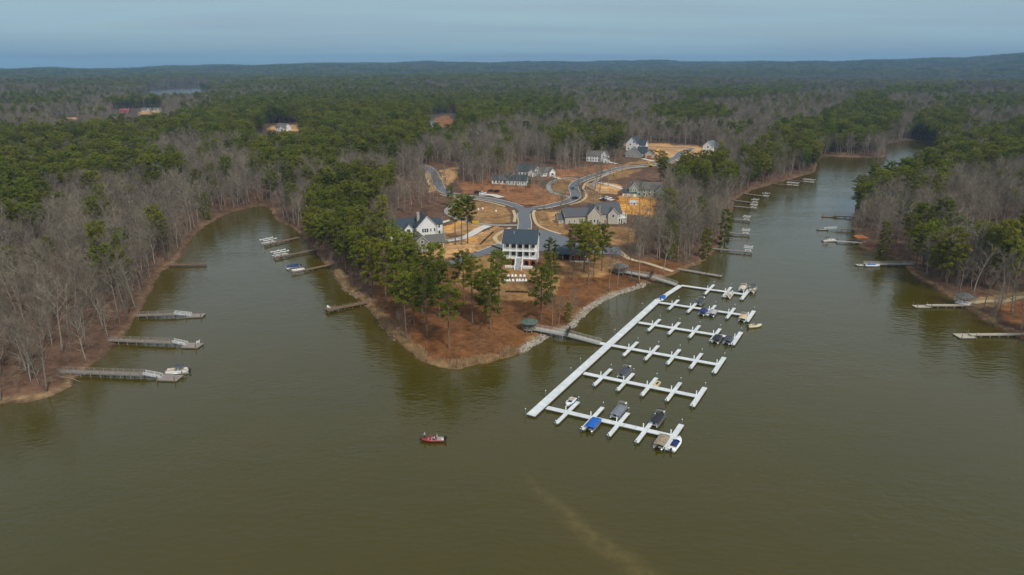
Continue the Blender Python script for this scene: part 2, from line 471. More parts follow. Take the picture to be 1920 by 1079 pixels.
# dry grass fringe at the waterline, damp mud just at and below it
fr = np.clip(1 - np.abs(gsd - 1.2 - 0.9 * wob(gx, gy, 6.0)) / np.where((np.abs(gx + 20) < 70) & (gy < 330), 2.6, 1.5), 0, 1)[:, None] * (gr < 900)[:, None]
fa_ = np.where(((np.abs(gx + 20) < 70) & (gy < 330)) | ((gx < -85) & (gy < 195)) | ((gx > 150) & (gy < 300)), .7, .3 + .2 * wob(gx, gy, 8.0))[:, None]
col = col * (1 - fr * fa_) + np.array(TAN) * fr * fa_
md = np.clip(1 - (gsd + 0.2) / 0.9, 0, 1)[:, None]
col = col * (1 - md * 0.7) + np.array((0.07, 0.05, 0.03)) * md * 0.7
col *= (1 + 0.12 * wob(gx, gy, 13.0, 2.2))[:, None]
nA, nR = len(az), len(rr)
ii = (np.arange(nR - 1)[:, None] * nA + np.arange(nA - 1)[None, :]).ravel()
faces = np.stack([ii, ii + 1, ii + nA + 1, ii + nA], 1)[:, ::-1]
gm = bpy.data.materials.new('ground_soil'); gm.use_nodes = True
nt = gm.node_tree; n = nt.nodes; l = nt.links; b = n['Principled BSDF']
at_ = n.new('ShaderNodeAttribute'); at_.attribute_name = 'soil'
tc = n.new('ShaderNodeTexCoord')
def noise_(scale, det=5):
    q = n.new('ShaderNodeTexNoise'); q.inputs['Scale'].default_value = scale; q.inputs['Detail'].default_value = det; q.inputs['Roughness'].default_value = 0.65
    l.new(tc.outputs['Object'], q.inputs['Vector']); return q
n1, n2, n3 = noise_(0.6), noise_(0.07), noise_(0.2, 8)
m1 = n.new('ShaderNodeMapRange'); m1.inputs['From Min'].default_value = 0.3; m1.inputs['From Max'].default_value = 0.7; m1.inputs['To Min'].default_value = 0.5; m1.inputs['To Max'].default_value = 1.5
m2 = n.new('ShaderNodeMapRange'); m2.inputs['From Min'].default_value = 0.3; m2.inputs['From Max'].default_value = 0.7; m2.inputs['To Min'].default_value = 0.8; m2.inputs['To Max'].default_value = 1.2
avg = n.new('ShaderNodeMath'); avg.operation = 'ADD'; l.new(n1.outputs['Fac'], avg.inputs[0]); l.new(n3.outputs['Fac'], avg.inputs[1])
m1.inputs['From Min'].default_value = 0.72; m1.inputs['From Max'].default_value = 1.28
l.new(avg.outputs[0], m1.inputs['Value']); l.new(n2.outputs['Fac'], m2.inputs['Value'])
mm = n.new('ShaderNodeMath'); mm.operation = 'MULTIPLY'; l.new(m1.outputs[0], mm.inputs[0]); l.new(m2.outputs[0], mm.inputs[1])
vm = n.new('ShaderNodeVectorMath'); vm.operation = 'SCALE'; l.new(at_.outputs['Vector'], vm.inputs[0]); l.new(mm.outputs[0], vm.inputs['Scale'])
l.new(vm.outputs[0], b.inputs['Base Color']); b.inputs['Roughness'].default_value = 0.95; b.inputs['Specular IOR Level'].default_value = 0.1
bn = n.new('ShaderNodeBump'); bn.inputs['Strength'].default_value = 0.5; bn.inputs['Distance'].default_value = 0.15
l.new(n1.outputs['Fac'], bn.inputs['Height']); l.new(bn.outputs[0], b.inputs['Normal'])
gme = np_mesh('ground', np.stack([gx, gy, gz], 1), faces, gm)
ga = gme.attributes.new('soil', 'FLOAT_VECTOR', 'POINT'); ga.data.foreach_set('vector', col.astype(np.float32).ravel())
gme.polygons.foreach_set('use_smooth', np.ones(len(gme.polygons), bool))
ground = bpy.data.objects.new('ground', gme); C.objects.link(ground); tag(ground, kind='structure')

# ------------------------------------------------------------------ lake
az2 = np.radians(np.concatenate([np.arange(-90, -40, 2.0), np.arange(-40, 40, 0.4), np.arange(40, 91, 2.0)]))
r2 = [18.0]
while r2[-1] < 420: r2.append(r2[-1] * 1.012 + 0.4)
while r2[-1] < 5000: r2.append(r2[-1] * 1.03)
A2, R2 = np.meshgrid(az2, np.array(r2))
wx, wy = (R2 * np.sin(A2)).ravel(), (R2 * np.cos(A2)).ravel()
wsd = -shore_sd(wx, wy)
silt = 0.55 * np.exp(-np.maximum(wsd, 0) / 9.0) * (wsd > -6)
plume = [W(*p)[:2] for p in [(972, 858), (988, 890), (1008, 918), (1040, 942), (1066, 962), (1082, 985), (1112, 1010), (1150, 1035), (1185, 1058), (1215, 1090), (1250, 1130)]]
dpl = segdist(wx, wy, smooth_line(plume, 2.0))
pw = np.interp(wy, [85, 105, 135], [4.2, 2.6, 0.9])
pl = np.exp(-(dpl / pw) ** 2) * np.interp(wy, [85, 100, 128, 142], [1.0, 1.0, 0.55, 0.0])
wm = bpy.data.materials.new('lake_water'); wm.use_nodes = True
nt = wm.node_tree; n = nt.nodes; l = nt.links; b = n['Principled BSDF']
tc = n.new('ShaderNodeTexCoord')
a1 = n.new('ShaderNodeAttribute'); a1.attribute_name = 'silt'
a2 = n.new('ShaderNodeAttribute'); a2.attribute_name = 'plume'
nb, nc = noise_(0.012, 3), noise_(0.35, 6)
mixA = n.new('ShaderNodeMix'); mixA.data_type = 'RGBA'; mixA.inputs['A'].default_value = (0.044, 0.0385, 0.0006, 1); mixA.inputs['B'].default_value = (0.055, 0.0425, 0.0012, 1)
rA = n.new('ShaderNodeMapRange'); rA.inputs['From Min'].default_value = 0.35; rA.inputs['From Max'].default_value = 0.65; l.new(nb.outputs['Fac'], rA.inputs['Value']); l.new(rA.outputs[0], mixA.inputs['Factor'])
mixB = n.new('ShaderNodeMix'); mixB.data_type = 'RGBA'; mixB.inputs['B'].default_value = (0.085, 0.058, 0.010, 1)
l.new(mixA.outputs['Result'], mixB.inputs['A']); l.new(a1.outputs['Fac'], mixB.inputs['Factor'])
rC = n.new('ShaderNodeMapRange'); rC.inputs['From Min'].default_value = 0.30; rC.inputs['From Max'].default_value = 0.68; l.new(nc.outputs['Fac'], rC.inputs['Value'])
mC = n.new('ShaderNodeMath'); mC.operation = 'MULTIPLY'; l.new(rC.outputs[0], mC.inputs[0]); l.new(a2.outputs['Fac'], mC.inputs[1])
mixC = n.new('ShaderNodeMix'); mixC.data_type = 'RGBA'; mixC.inputs['B'].default_value = (0.125, 0.09, 0.024, 1)
l.new(mixB.outputs['Result'], mixC.inputs['A']); l.new(mC.outputs[0], mixC.inputs['Factor'])
l.new(mixC.outputs['Result'], b.inputs['Base Color'])
b.inputs['Roughness'].default_value = 0.08; b.inputs['IOR'].default_value = 1.42; b.inputs['Specular IOR Level'].default_value = 0.5
mp = n.new('ShaderNodeMapping'); mp.inputs['Rotation'].default_value = (0, 0, R(20)); mp.inputs['Scale'].default_value = (0.55, 1.0, 1.0)
l.new(tc.outputs['Object'], mp.inputs['Vector'])
w1 = n.new('ShaderNodeTexNoise'); w1.inputs['Scale'].default_value = 0.75; w1.inputs['Detail'].default_value = 3; l.new(mp.outputs[0], w1.inputs['Vector'])
w2 = n.new('ShaderNodeTexNoise'); w2.inputs['Scale'].default_value = 0.16; w2.inputs['Detail'].default_value = 2; l.new(mp.outputs[0], w2.inputs['Vector'])
b1 = n.new('ShaderNodeBump'); b1.inputs['Strength'].default_value = 1.0; b1.inputs['Distance'].default_value = 0.16; l.new(w1.outputs['Fac'], b1.inputs['Height'])
b2 = n.new('ShaderNodeBump'); b2.inputs['Strength'].default_value = 1.0; b2.inputs['Distance'].default_value = 0.24; l.new(w2.outputs['Fac'], b2.inputs['Height']); l.new(b1.outputs[0], b2.inputs['Normal'])
lane = n.new('ShaderNodeTexNoise'); lane.inputs['Scale'].default_value = 0.022; lane.inputs['Detail'].default_value = 4; lane.inputs['Distortion'].default_value = 1.0
mp2 = n.new('ShaderNodeMapping'); mp2.inputs['Rotation'].default_value = (0, 0, R(-25)); mp2.inputs['Scale'].default_value = (0.4, 1.3, 1.0); l.new(tc.outputs['Object'], mp2.inputs['Vector']); l.new(mp2.outputs[0], lane.inputs['Vector'])
lr = n.new('ShaderNodeMapRange'); lr.inputs['From Min'].default_value = 0.36; lr.inputs['From Max'].default_value = 0.62; lr.inputs['To Min'].default_value = 0.5; lr.inputs['To Max'].default_value = 1.0
l.new(lane.outputs['Fac'], lr.inputs['Value']); l.new(lr.outputs[0], b1.inputs['Strength']); l.new(lr.outputs[0], b2.inputs['Strength'])
l.new(b2.outputs[0], b.inputs['Normal'])
na2, nr2 = len(az2), len(r2)
ii = (np.arange(nr2 - 1)[:, None] * na2 + np.arange(na2 - 1)[None, :]).ravel()
wme = np_mesh('lake_water', np.stack([wx, wy, np.zeros_like(wx)], 1), np.stack([ii, ii + 1, ii + na2 + 1, ii + na2], 1)[:, ::-1], wm)
for nm, arr in (('silt', silt), ('plume', pl)):
    q = wme.attributes.new(nm, 'FLOAT', 'POINT'); q.data.foreach_set('value', arr.astype(np.float32))
water = bpy.data.objects.new('lake_water', wme); C.objects.link(water); tag(water, kind='structure')

# ------------------------------------------------------------------ roads, kerbs, drives
def ribbon(name, line, off0, off1, lift, m, skirt=0.0, sub=3, kind='structure', parent=None):
    L = np.asarray(line); T = np.gradient(L, axis=0); T /= np.linalg.norm(T, axis=1)[:, None] + 1e-9
    N = np.stack([-T[:, 1], T[:, 0]], 1)
    rows = []
    for k in range(sub + 1):
        o = off0 + (off1 - off0) * k / sub
        P = L + N * o
        rows.append(np.column_stack([P, height(P[:, 0], P[:, 1]) + lift]))
    if skirt:
        a = rows[0].copy(); a[:, 2] -= skirt; b_ = rows[-1].copy(); b_[:, 2] -= skirt
        rows = [a] + rows + [b_]
    V = np.stack(rows, 1); nk = V.shape[1]; nl = V.shape[0]
    ii = (np.arange(nl - 1)[:, None] * nk + np.arange(nk - 1)[None, :]).ravel()
    me = np_mesh(name, V.reshape(-1, 3), np.stack([ii, ii + nk, ii + nk + 1, ii + 1], 1)[:, ::-1], m)
    o = bpy.data.objects.new(name, me); C.objects.link(o); tag(o, kind=kind)
    if parent is not None: o.parent = parent
    return o
m_asph = mat('asphalt', (0.128, 0.138, 0.155), 0.9, 0.14, 0.35)
m_conc = mat('pale_concrete', (0.55, 0.52, 0.47), 0.85, 0.10, 0.4)
m_walk = mat('tan_concrete', (0.47, 0.37, 0.22), 0.9, 0.12, 0.4)
m_kerb = mat('kerb_concrete', (0.46, 0.41, 0.33), 0.9, 0.10, 0.8)
m_grav = mat('drive_grey', (0.26, 0.25, 0.235), 0.95, 0.16, 0.5)
for i, (k, (ln, hw)) in enumerate(ROADS.items()):
    ribbon('road', ln, -hw, hw, 0.14 + 0.004 * i, m_asph, sub=4)
    if k != 'upper':
        for s in (-1, 1):
            lo = ln if k != 'lane' else ln[8:-4]
            if k in ('left', 'right'): lo = ln[6:]
            ribbon('kerb', lo, s * (hw + 0.02), s * (hw + 0.55), 0.28, m_kerb, skirt=0.25, sub=1)
for i, (k, (ln, hw)) in enumerate(DRIVES.items()): ribbon('driveway', ln, -hw, hw, 0.12 + 0.003 * i, m_grav, sub=2)
for i, (k, (ln, hw)) in enumerate(CONCRETE.items()):
    ribbon('driveway' if 'drive' in k or 'pad' in k else 'path', ln, -hw, hw, 0.17 + 0.003 * i, m_walk if 'path' in k else m_conc, sub=2)
def sidewalk(k, a, b_, off, w=1.7):
    ln, hw = ROADS[k]; ribbon('sidewalk', ln[a:b_], off - w / 2, off + w / 2, 0.22, m_walk, sub=1)
sidewalk('left', 8, 34, 7.0); sidewalk('right', 14, 70, -7.2); sidewalk('right', 70, 118, -6.8); sidewalk('left', 48, 72, 6.8)
ribbon('sidewalk', wl_([(1003, 395), (1000, 402), (1006, 420), (1022, 430), (1052, 440)]), -0.9, 0.9, 0.2, m_walk, sub=1)
ribbon('sidewalk', wl_([(962, 395), (966, 406), (964, 417)]), -0.9, 0.9, 0.2, m_walk, sub=1)
ribbon('sidewalk', wl_([(957, 428), (940, 436), (928, 446), (933, 455), (942, 459)]), -1.1, 1.1, 0.2, m_walk, sub=1)
def draped(name, poly, lift, m, step=3.0):
    xs = [p[0] for p in poly]; ys = [p[1] for p in poly]
    bm = bmesh.new()
    bm.faces.new([bm.verts.new((p[0], p[1], 0)) for p in poly])
    for ax, lo, hi in ((0, min(xs), max(xs)), (1, min(ys), max(ys))):
        q = lo + step
        while q < hi:
            co = (q, 0, 0) if ax == 0 else (0, q, 0); no = (1, 0, 0) if ax == 0 else (0, 1, 0)
            bmesh.ops.bisect_plane(bm, geom=bm.verts[:] + bm.edges[:] + bm.faces[:], plane_co=co, plane_no=no); q += step
    vv = list(bm.verts); hh = height([v.co.x for v in vv], [v.co.y for v in vv])
    for v, h_ in zip(vv, hh): v.co.z = h_ + lift
    bmesh.ops.recalc_face_normals(bm, faces=bm.faces)
    me = bpy.data.meshes.new(name); bm.to_mesh(me); bm.free(); me.materials.append(m)
    o = bpy.data.objects.new(name, me); C.objects.link(o); tag(o, kind='structure'); return o
draped('car_park', LOT, 0.20, m_asph)
# ------------------------------------------------------------------ tree prototypes
m_pbark = mat('pine_bark', (0.17, 0.115, 0.085), 0.95, 0.25, 1.5, inst=0.2)
m_needle = mat('pine_needles', (0.132, 0.168, 0.013), 0.7, 0.5, 0.5, inst=0.34, spec=0.2, trans=0.42, hue=(0.195, 0.190, 0.014))
m_cedar = mat('cedar_foliage', (0.06, 0.09, 0.022), 0.8, 0.4, 0.7, inst=0.2, spec=0.2, trans=0.15)
m_bark = mat('grey_bark', (0.22, 0.185, 0.150), 0.95, 0.22, 1.0, inst=0.3, hue=(0.30, 0.262, 0.21))
m_twig = mat('grey_twigs', (0.148, 0.119, 0.088), 0.95, 0.25, 0.4, inst=0.38, hue=(0.205, 0.174, 0.122))
m_rust = mat('rust_leaves', (0.24, 0.085, 0.03), 0.9, 0.3, 0.8)
def tris(rs, cen, size, n, flat=0.75):
    """n loose needle tufts (triangles) per clump centre"""
    k = len(cen); c = np.repeat(cen, n, 0); s = np.repeat(size, n)
    d = rs.normal(0, 1, (k * n, 3)); d /= np.linalg.norm(d, axis=1)[:, None] + 1e-9
    rad = rs.uniform(0.25, 1.0, (k * n, 1)) ** 0.6
    c = c + d * rad * s[:, None] * np.array([1, 1, flat])
    return c
def tuft_mesh(rs, c, w):
    m_ = len(c)
    a = rs.normal(0, 1, (m_, 3)); a /= np.linalg.norm(a, axis=1)[:, None]
    b_ = rs.normal(0, 1, (m_, 3)); b_[:, 2] *= 0.6; b_ -= a * (a * b_).sum(1)[:, None]; b_ /= np.linalg.norm(b_, axis=1)[:, None] + 1e-9
    L = w * rs.uniform(0.6, 1.35, (m_, 1)); Wd = w * rs.uniform(0.35, 0.7, (m_, 1))
    v = np.stack([c - a * L * 0.5 - b_ * Wd * 0.5, c - a * L * 0.3 + b_ * Wd * 0.6, c + a * L * 0.7], 1).reshape(-1, 3)
    return v, np.arange(m_ * 3).reshape(-1, 3)
def make_pine(seed, Ht, base, rmax, nb, tufts, tw, name):
    rs = np.random.RandomState(seed); rnd = random.Random(seed)
    tr = MB()
    bx, by = rnd.uniform(-.5, .5), rnd.uniform(-.5, .5)
    tp = lambda t: Vector((bx * t * t * 1.6, by * t * t * 1.6, Ht * t))
    r0 = 0.0135 * Ht
    ts = [0, .015, .06, .2, .4, .6, .8, 1.0]
    tr.tube([tp(t) - Vector((0, 0, 0.4 if t == 0 else 0)) for t in ts], [r0 * 1.45, r0 * 1.2, r0, r0 * .9, r0 * .75, r0 * .55, r0 * .32, .03], 7)
    cen, siz = [], []
    ga = rnd.uniform(0, 6.28)
    for i in range(nb):
        t = base + (0.985 - base) * ((i + rnd.uniform(-.4, .4)) / nb)
        t = min(max(t, base), 0.985)
        u = (t - base) / (1 - base)
        ln = rmax * math.sqrt(max(0.1, 1 - ((u - 0.36) / 0.67) ** 2)) * rnd.uniform(0.5, 1.12)
        ga += 2.4 + rnd.uniform(-.5, .5)
        up = -0.05 + 0.5 * u + rnd.uniform(-.1, .15)
        d = Vector((math.cos(ga), math.sin(ga), up)).normalized()
        p = tp(t); e = p + d * ln; mid = p + d * ln * .5 + Vector((0, 0, -0.12 * ln * .5))
        if ln > 1.0: tr.tube([p, mid, e], [0.05 + .015 * ln, .045, .02], 3, caps=False)
        k = max(1, int(ln / 1.15))
        for q in range(k):
            f = 1.0 - 0.62 * q / max(1, k)
            cc = p + d * ln * f + Vector((rnd.uniform(-.45, .45), rnd.uniform(-.45, .45), rnd.uniform(-.1, .4)))
            cen.append(tuple(cc)); siz.append(rnd.uniform(.62, 1.05) * (0.75 + 0.08 * rmax))
    top = tp(1.0); cen.append((top.x, top.y, top.z)); siz.append(.7)
    c = tris(rs, np.array(cen), np.array(siz), tufts, 0.62)
    v, f = tuft_mesh(rs, c, tw)
    return tr, np_mesh(name + '_crown', v, f, m_needle)
def make_bare(seed, Ht, rich=1.0, rust=False, lo=0.32, spread=1.0):
    rnd = random.Random(seed)
    tr, tw = MB(), MB(); leaf = []
    def path(p, d, ln, n, wig, upb):
        pts = [p]; d = d.copy()
        for i in range(n):
            d = (d + Vector((rnd.gauss(0, wig), rnd.gauss(0, wig), rnd.gauss(0, wig) + upb))).normalized()
            pts.append(pts[-1] + d * (ln / n))
        return pts
    r0 = 0.0115 * Ht
    tp = path(Vector((0, 0, -.4)), Vector((rnd.uniform(-.05, .05), rnd.uniform(-.05, .05), 1)), Ht * .97 + .4, 8, .05, .04)
    tr.tube(tp, [r0 * 1.4, r0, r0 * .92, r0 * .8, r0 * .68, r0 * .5, r0 * .36, r0 * .2, .02], 6)
    def at(pts, t):
        q = t * (len(pts) - 1); i = min(int(q), len(pts) - 2); return pts[i].lerp(pts[i + 1], q - i), (pts[i + 1] - pts[i]).normalized()
    def side(d, ang):
        a = Vector((rnd.gauss(0, 1), rnd.gauss(0, 1), rnd.gauss(0, .6))); a -= d * a.dot(d); a.normalize()
        return (d * math.cos(ang) + a * math.sin(ang)).normalized()
    az_ = rnd.uniform(0, 6)
    nl = int(11 * rich)
    for i in range(nl):
        t = lo + (0.97 - lo) * (i + rnd.random() * .7) / nl
        p, d = at(tp, t); az_ += 2.4 + rnd.uniform(-.4, .4)
        ang = R(rnd.uniform(32, 58)) * (1.1 - .4 * t)
        dd = Vector((math.cos(az_) * math.sin(ang), math.sin(az_) * math.sin(ang), math.cos(ang)))
        ln = Ht * (.34 - .2 * t) * rnd.uniform(.75, 1.2) * spread + .8
        lp = path(p, dd, ln, 3, .12, .07)
        tr.tube(lp, [.011 * ln + .035, .009 * ln + .025, .03, .018], 4, caps=False)
        for j in range(int(6 * rich)):
            p2, d2 = at(lp, .25 + .75 * (j + rnd.random()) / (6 * rich)); p2 = p2
            l2 = ln * rnd.uniform(.28, .5) + .5
            q2 = path(p2, side(d2, R(rnd.uniform(25, 55))), l2, 2, .15, .08)
            tr.tube(q2, [.034, .024, .012], 3, caps=False)
            for k in range(5):
                p3, d3 = at(q2, .2 + .8 * (k + rnd.random()) / 5)
                l3 = l2 * rnd.uniform(.35, .6) + .35
                e3 = p3 + (side(d3, R(rnd.uniform(20, 55))) + Vector((0, 0, .15))).normalized() * l3
                tw.tube([p3, e3], [.019, .009], 3, caps=False)
                for q in range(4):
                    f = .25 + .75 * rnd.random(); p4 = p3.lerp(e3, f)
                    d4 = side((e3 - p3).normalized(), R(rnd.uniform(20, 60))); l4 = rnd.uniform(.4, .95)
                    sd4 = d4.cross(Vector((rnd.gauss(0, 1), rnd.gauss(0, 1), rnd.gauss(0, 1)))).normalized() * .022
                    tw.add([tuple(p4 - sd4), tuple(p4 + sd4), tuple(p4 + d4 * l4)], [(0, 1, 2)])
                    if rust and rnd.random() < .5: leaf.append(tuple(p4 + d4 * l4 * .7))
    return tr, tw, leaf
def mk_obj(name, me): return bpy.data.objects.new(name, me)
PROTO = {}
def proto_from(kind, tr_mb, tr_mat, crown_me):
    o = tr_mb.build('trunk', tr_mat, smooth=True, fix=False); C.objects.unlink(o)
    PROTO.setdefault(kind, []).append((o.data, crown_me)); bpy.data.objects.remove(o)
for i, (h_, bs, rm, nb) in enumerate([(23, .46, 4.9, 36), (25, .50, 5.2, 38), (21, .40, 4.9, 36), (24, .56, 4.5, 32), (20, .36, 5.1, 38), (22, .32, 5.4, 42)]):
    proto_from('pine', *(lambda q: (q[0], m_pbark, q[1]))(make_pine(11 + i, h_, bs, rm, nb, 30, .66, 'pine')))
for i, (h_, bs, rm, nb) in enumerate([(13, .05, 2.6, 44), (16, .06, 2.9, 52)]):
    proto_from('cedar', *(lambda q: (q[0], m_pbark, q[1]))(make_pine(41 + i, h_, bs, rm, nb, 30, .62, 'cedar')))
for i, (h_, ri, lo, sp) in enumerate([(20, 1, .34, 1), (18, 1.05, .25, 1.15), (22, .95, .42, .9), (17, 1, .22, 1.25), (21, 1.0, .5, .85), (15, 1.0, .2, 1.3), (19, 1.1, .36, 1.0)]):
    tr, tw, _ = make_bare(71 + i, h_, ri, False, lo, sp)
    o = tw.build('crown', m_twig, fix=False); C.objects.unlink(o); cme = o.data; bpy.data.objects.remove(o)
    proto_from('bare', tr, m_bark, cme)
tr, tw, lf = make_bare(99, 15, 1.0, True, .25, 1.1)
_v, _f = tuft_mesh(np.random.RandomState(3), np.array(lf), .5)
proto_from('rust', tr, m_bark, np_mesh('rust_crown', _v, _f, m_rust))
def far_clump(kind, seed, n_, side_):
    """a stand of trees as one instance, for woods a kilometre and more away"""
    rs = np.random.RandomState(seed); vv, ff, mi, o = [], [], [], 0
    for i in range(n_):
        tme, cme = PROTO[kind][rs.randint(len(PROTO[kind]))]
        x, y = rs.uniform(-side_, side_, 2); s = rs.uniform(.8, 1.12); a = rs.uniform(0, 6.28)
        for me, m_i, keep in ((tme, 0, 1.0), (cme, 1, 0.16 if kind == 'pine' else 0.4)):
            nv = len(me.vertices); co = np.empty(nv * 3, np.float32); me.vertices.foreach_get('co', co); co = co.reshape(-1, 3)
            me.calc_loop_triangles(); tri = np.empty(len(me.loop_triangles) * 3, np.int32); me.loop_triangles.foreach_get('vertices', tri); tri = tri.reshape(-1, 3)
            if m_i == 0: tri = tri[:160]
            else:
                tri = tri[rs.permutation(len(tri))[:int(len(tri) * keep)]]
                c = co[tri].mean(1, keepdims=True); p = c + (co[tri] - c) * (2.0 if kind == 'pine' else 2.2)
                co = p.reshape(-1, 3); tri = np.arange(len(co)).reshape(-1, 3)
            R_ = np.array([[math.cos(a), -math.sin(a), 0], [math.sin(a), math.cos(a), 0], [0, 0, 1]]) * s
            vv.append(co @ R_.T + np.array([x, y, 0])); ff.append(tri + o); mi += [m_i] * len(tri); o += len(co)
    me = np_mesh(kind + '_stand', np.concatenate(vv), np.concatenate(ff), None)
    for m_ in ((m_pbark, m_needle) if kind == 'pine' else (m_bark, m_twig)): me.materials.append(m_)
    me.polygons.foreach_set('material_index', np.array(mi, np.int32)[:len(me.polygons)])
    return me

# ------------------------------------------------------------------ where trees stand
NO_TREES = [  # ground outlines (photograph pixels) kept clear for the built-up land
 [(640, 560), (690, 500), (722, 478), (740, 452), (738, 420), (830, 384), (850, 368), (808, 362), (792, 318), (800, 308), (850, 308), (862, 330), (880, 345), (905, 350), (905, 330), (925, 328), (960, 318),
  (968, 305), (1000, 305), (1045, 312), (1092, 305), (1092, 296), (1160, 296), (1160, 276), (1245, 268), (1310, 272), (1350, 284), (1348, 326), (1310, 338), (1275, 342), (1235, 344), (1228, 350), (1240, 376),
  (1244, 412), (1215, 440), (1175, 455), (1172, 468), (1190, 490), (1265, 508), (1240, 530), (1090, 605), (985, 662), (840, 698), (745, 650)],
 [(474, 252), (562, 250), (574, 291), (488, 293)], [(495, 232), (565, 232), (565, 253), (495, 253)], [(212, 205), (308, 202), (314, 240), (208, 245)], [(745, 330), (835, 355), (850, 385), (745, 422), (735, 395)],
 [(805, 216), (858, 212), (862, 264), (800, 266)], [(100, 220), (155, 218), (160, 248), (96, 252)], [(0, 425), (28, 425), (28, 455), (0, 455)],
 [(1722, 432), (1765, 430), (1795, 464), (1750, 474)], [(1806, 440), (1925, 430), (1925, 480), (1806, 480)], [(1800, 560), (1930, 545), (1930, 580), (1815, 580)], [(150, 205), (195, 200), (200, 212), (150, 216)],
]
PINES = [  # crown outlines (photograph pixels at mid-crown) with the share of pines inside
 (.92, [(555, 425), (556, 392), (590, 355), (640, 325), (690, 315), (752, 322), (760, 350), (720, 362), (690, 395), (700, 440), (690, 520), (640, 505), (600, 460), (575, 455)]),
 (.80, [(-40, 245), (90, 248), (120, 255), (210, 248), (292, 268), (285, 288), (352, 312), (335, 330), (200, 330), (130, 340), (85, 354), (78, 405), (-40, 415)]),
 (.90, [(110, 256), (200, 240), (330, 226), (400, 200), (480, 182), (640, 172), (800, 180), (860, 176), (1070, 186), (1080, 212), (960, 222), (895, 236), (830, 256), (750, 284), (640, 296), (560, 272), (480, 258), (400, 262), (330, 258), (240, 256)]),
 (.75, [(440, 268), (500, 255), (600, 285), (640, 298), (560, 322), (500, 320), (465, 300)]),
 (.85, [(1225, 205), (1290, 192), (1350, 202), (1366, 224), (1300, 230), (1230, 224)]),
 (.88, [(1440, 275), (1460, 238), (1530, 228), (1545, 218), (1590, 198), (1625, 196), (1690, 202), (1690, 226), (1660, 250), (1640, 262), (1560, 262), (1535, 268), (1530, 296), (1475, 300)]),
 (.88, [(1712, 228), (1740, 212), (1800, 208), (1806, 236), (1790, 256), (1718, 256)]),
 (.85, [(1588, 372), (1596, 326), (1640, 318), (1660, 306), (1705, 306), (1712, 286), (1740, 280), (1790, 264), (1830, 256), (1900, 236), (1960, 228), (1960, 300), (1850, 314), (1790, 320), (1740, 334), (1690, 346), (1640, 362), (1604, 390)]),
 (.9, [(1800, 184), (1960, 180), (1960, 202), (1805, 206)]), (.9, [(1280, 168), (1400, 162), (1500, 166), (1490, 180), (1390, 186), (1285, 188)]),
 (.9, [(1600, 180), (1650, 176), (1664, 196), (1615, 200)]), (.85, [(1655, 164), (1790, 164), (1795, 178), (1665, 178)]),
 (.7, [(1232, 300), (1282, 280), (1312, 266), (1362, 298), (1384, 316), (1388, 342), (1330, 346), (1240, 322)]),
 (.55, [(1035, 248), (1090, 238), (1170, 240), (1170, 284), (1090, 276), (1040, 282)]), (.35, [(1390, 290), (1450, 250), (1500, 300), (1480, 330), (1400, 350)]),
 (.55, [(1690, 425), (1760, 415), (1790, 440), (1780, 500), (1730, 490)]), (.6, [(1830, 430), (1925, 420), (1925, 520), (1860, 500)]), (.5, [(180, 455), (240, 452), (245, 520), (185, 530)]),
]
BUILT = [tuple(G(*p)[:2]) + (r_,) for p, r_ in [((976, 480), 17), ((785, 430), 17), ((795, 455), 14), ((1112, 405), 26), ((1070, 475), 12), ((958, 338), 16), ((985, 322), 14), ((1024, 325), 13), ((1118, 300), 13),
  ((1182, 280), 13), ((1200, 292), 16), ((1330, 282), 14), ((1205, 360), 24), ((530, 242), 20), ((232, 210), 22), ((1608, 450), 5), ((1806, 566), 6), ((1850, 470), 12), ((815, 272), 12), ((868, 247), 12)]]
rs = np.random.RandomState(17)
def candidates(r0, r1, step):
    k = math.radians(44)
    xs = np.arange(-r1 * math.sin(k), r1 * math.sin(k), step); ys = np.arange(0, r1, step)
    X, Y = np.meshgrid(xs, ys); X = X.ravel(); Y = Y.ravel()
    r_ = np.hypot(X, Y); a_ = np.abs(np.arctan2(X, Y)); s_ = (r_ > r0) & (r_ < r1) & (a_ < k)
    X, Y = X[s_], Y[s_]
    X = X + rs.uniform(-.55, .55, X.shape) * step; Y = Y + rs.uniform(-.55, .55, Y.shape) * step
    return X, Y
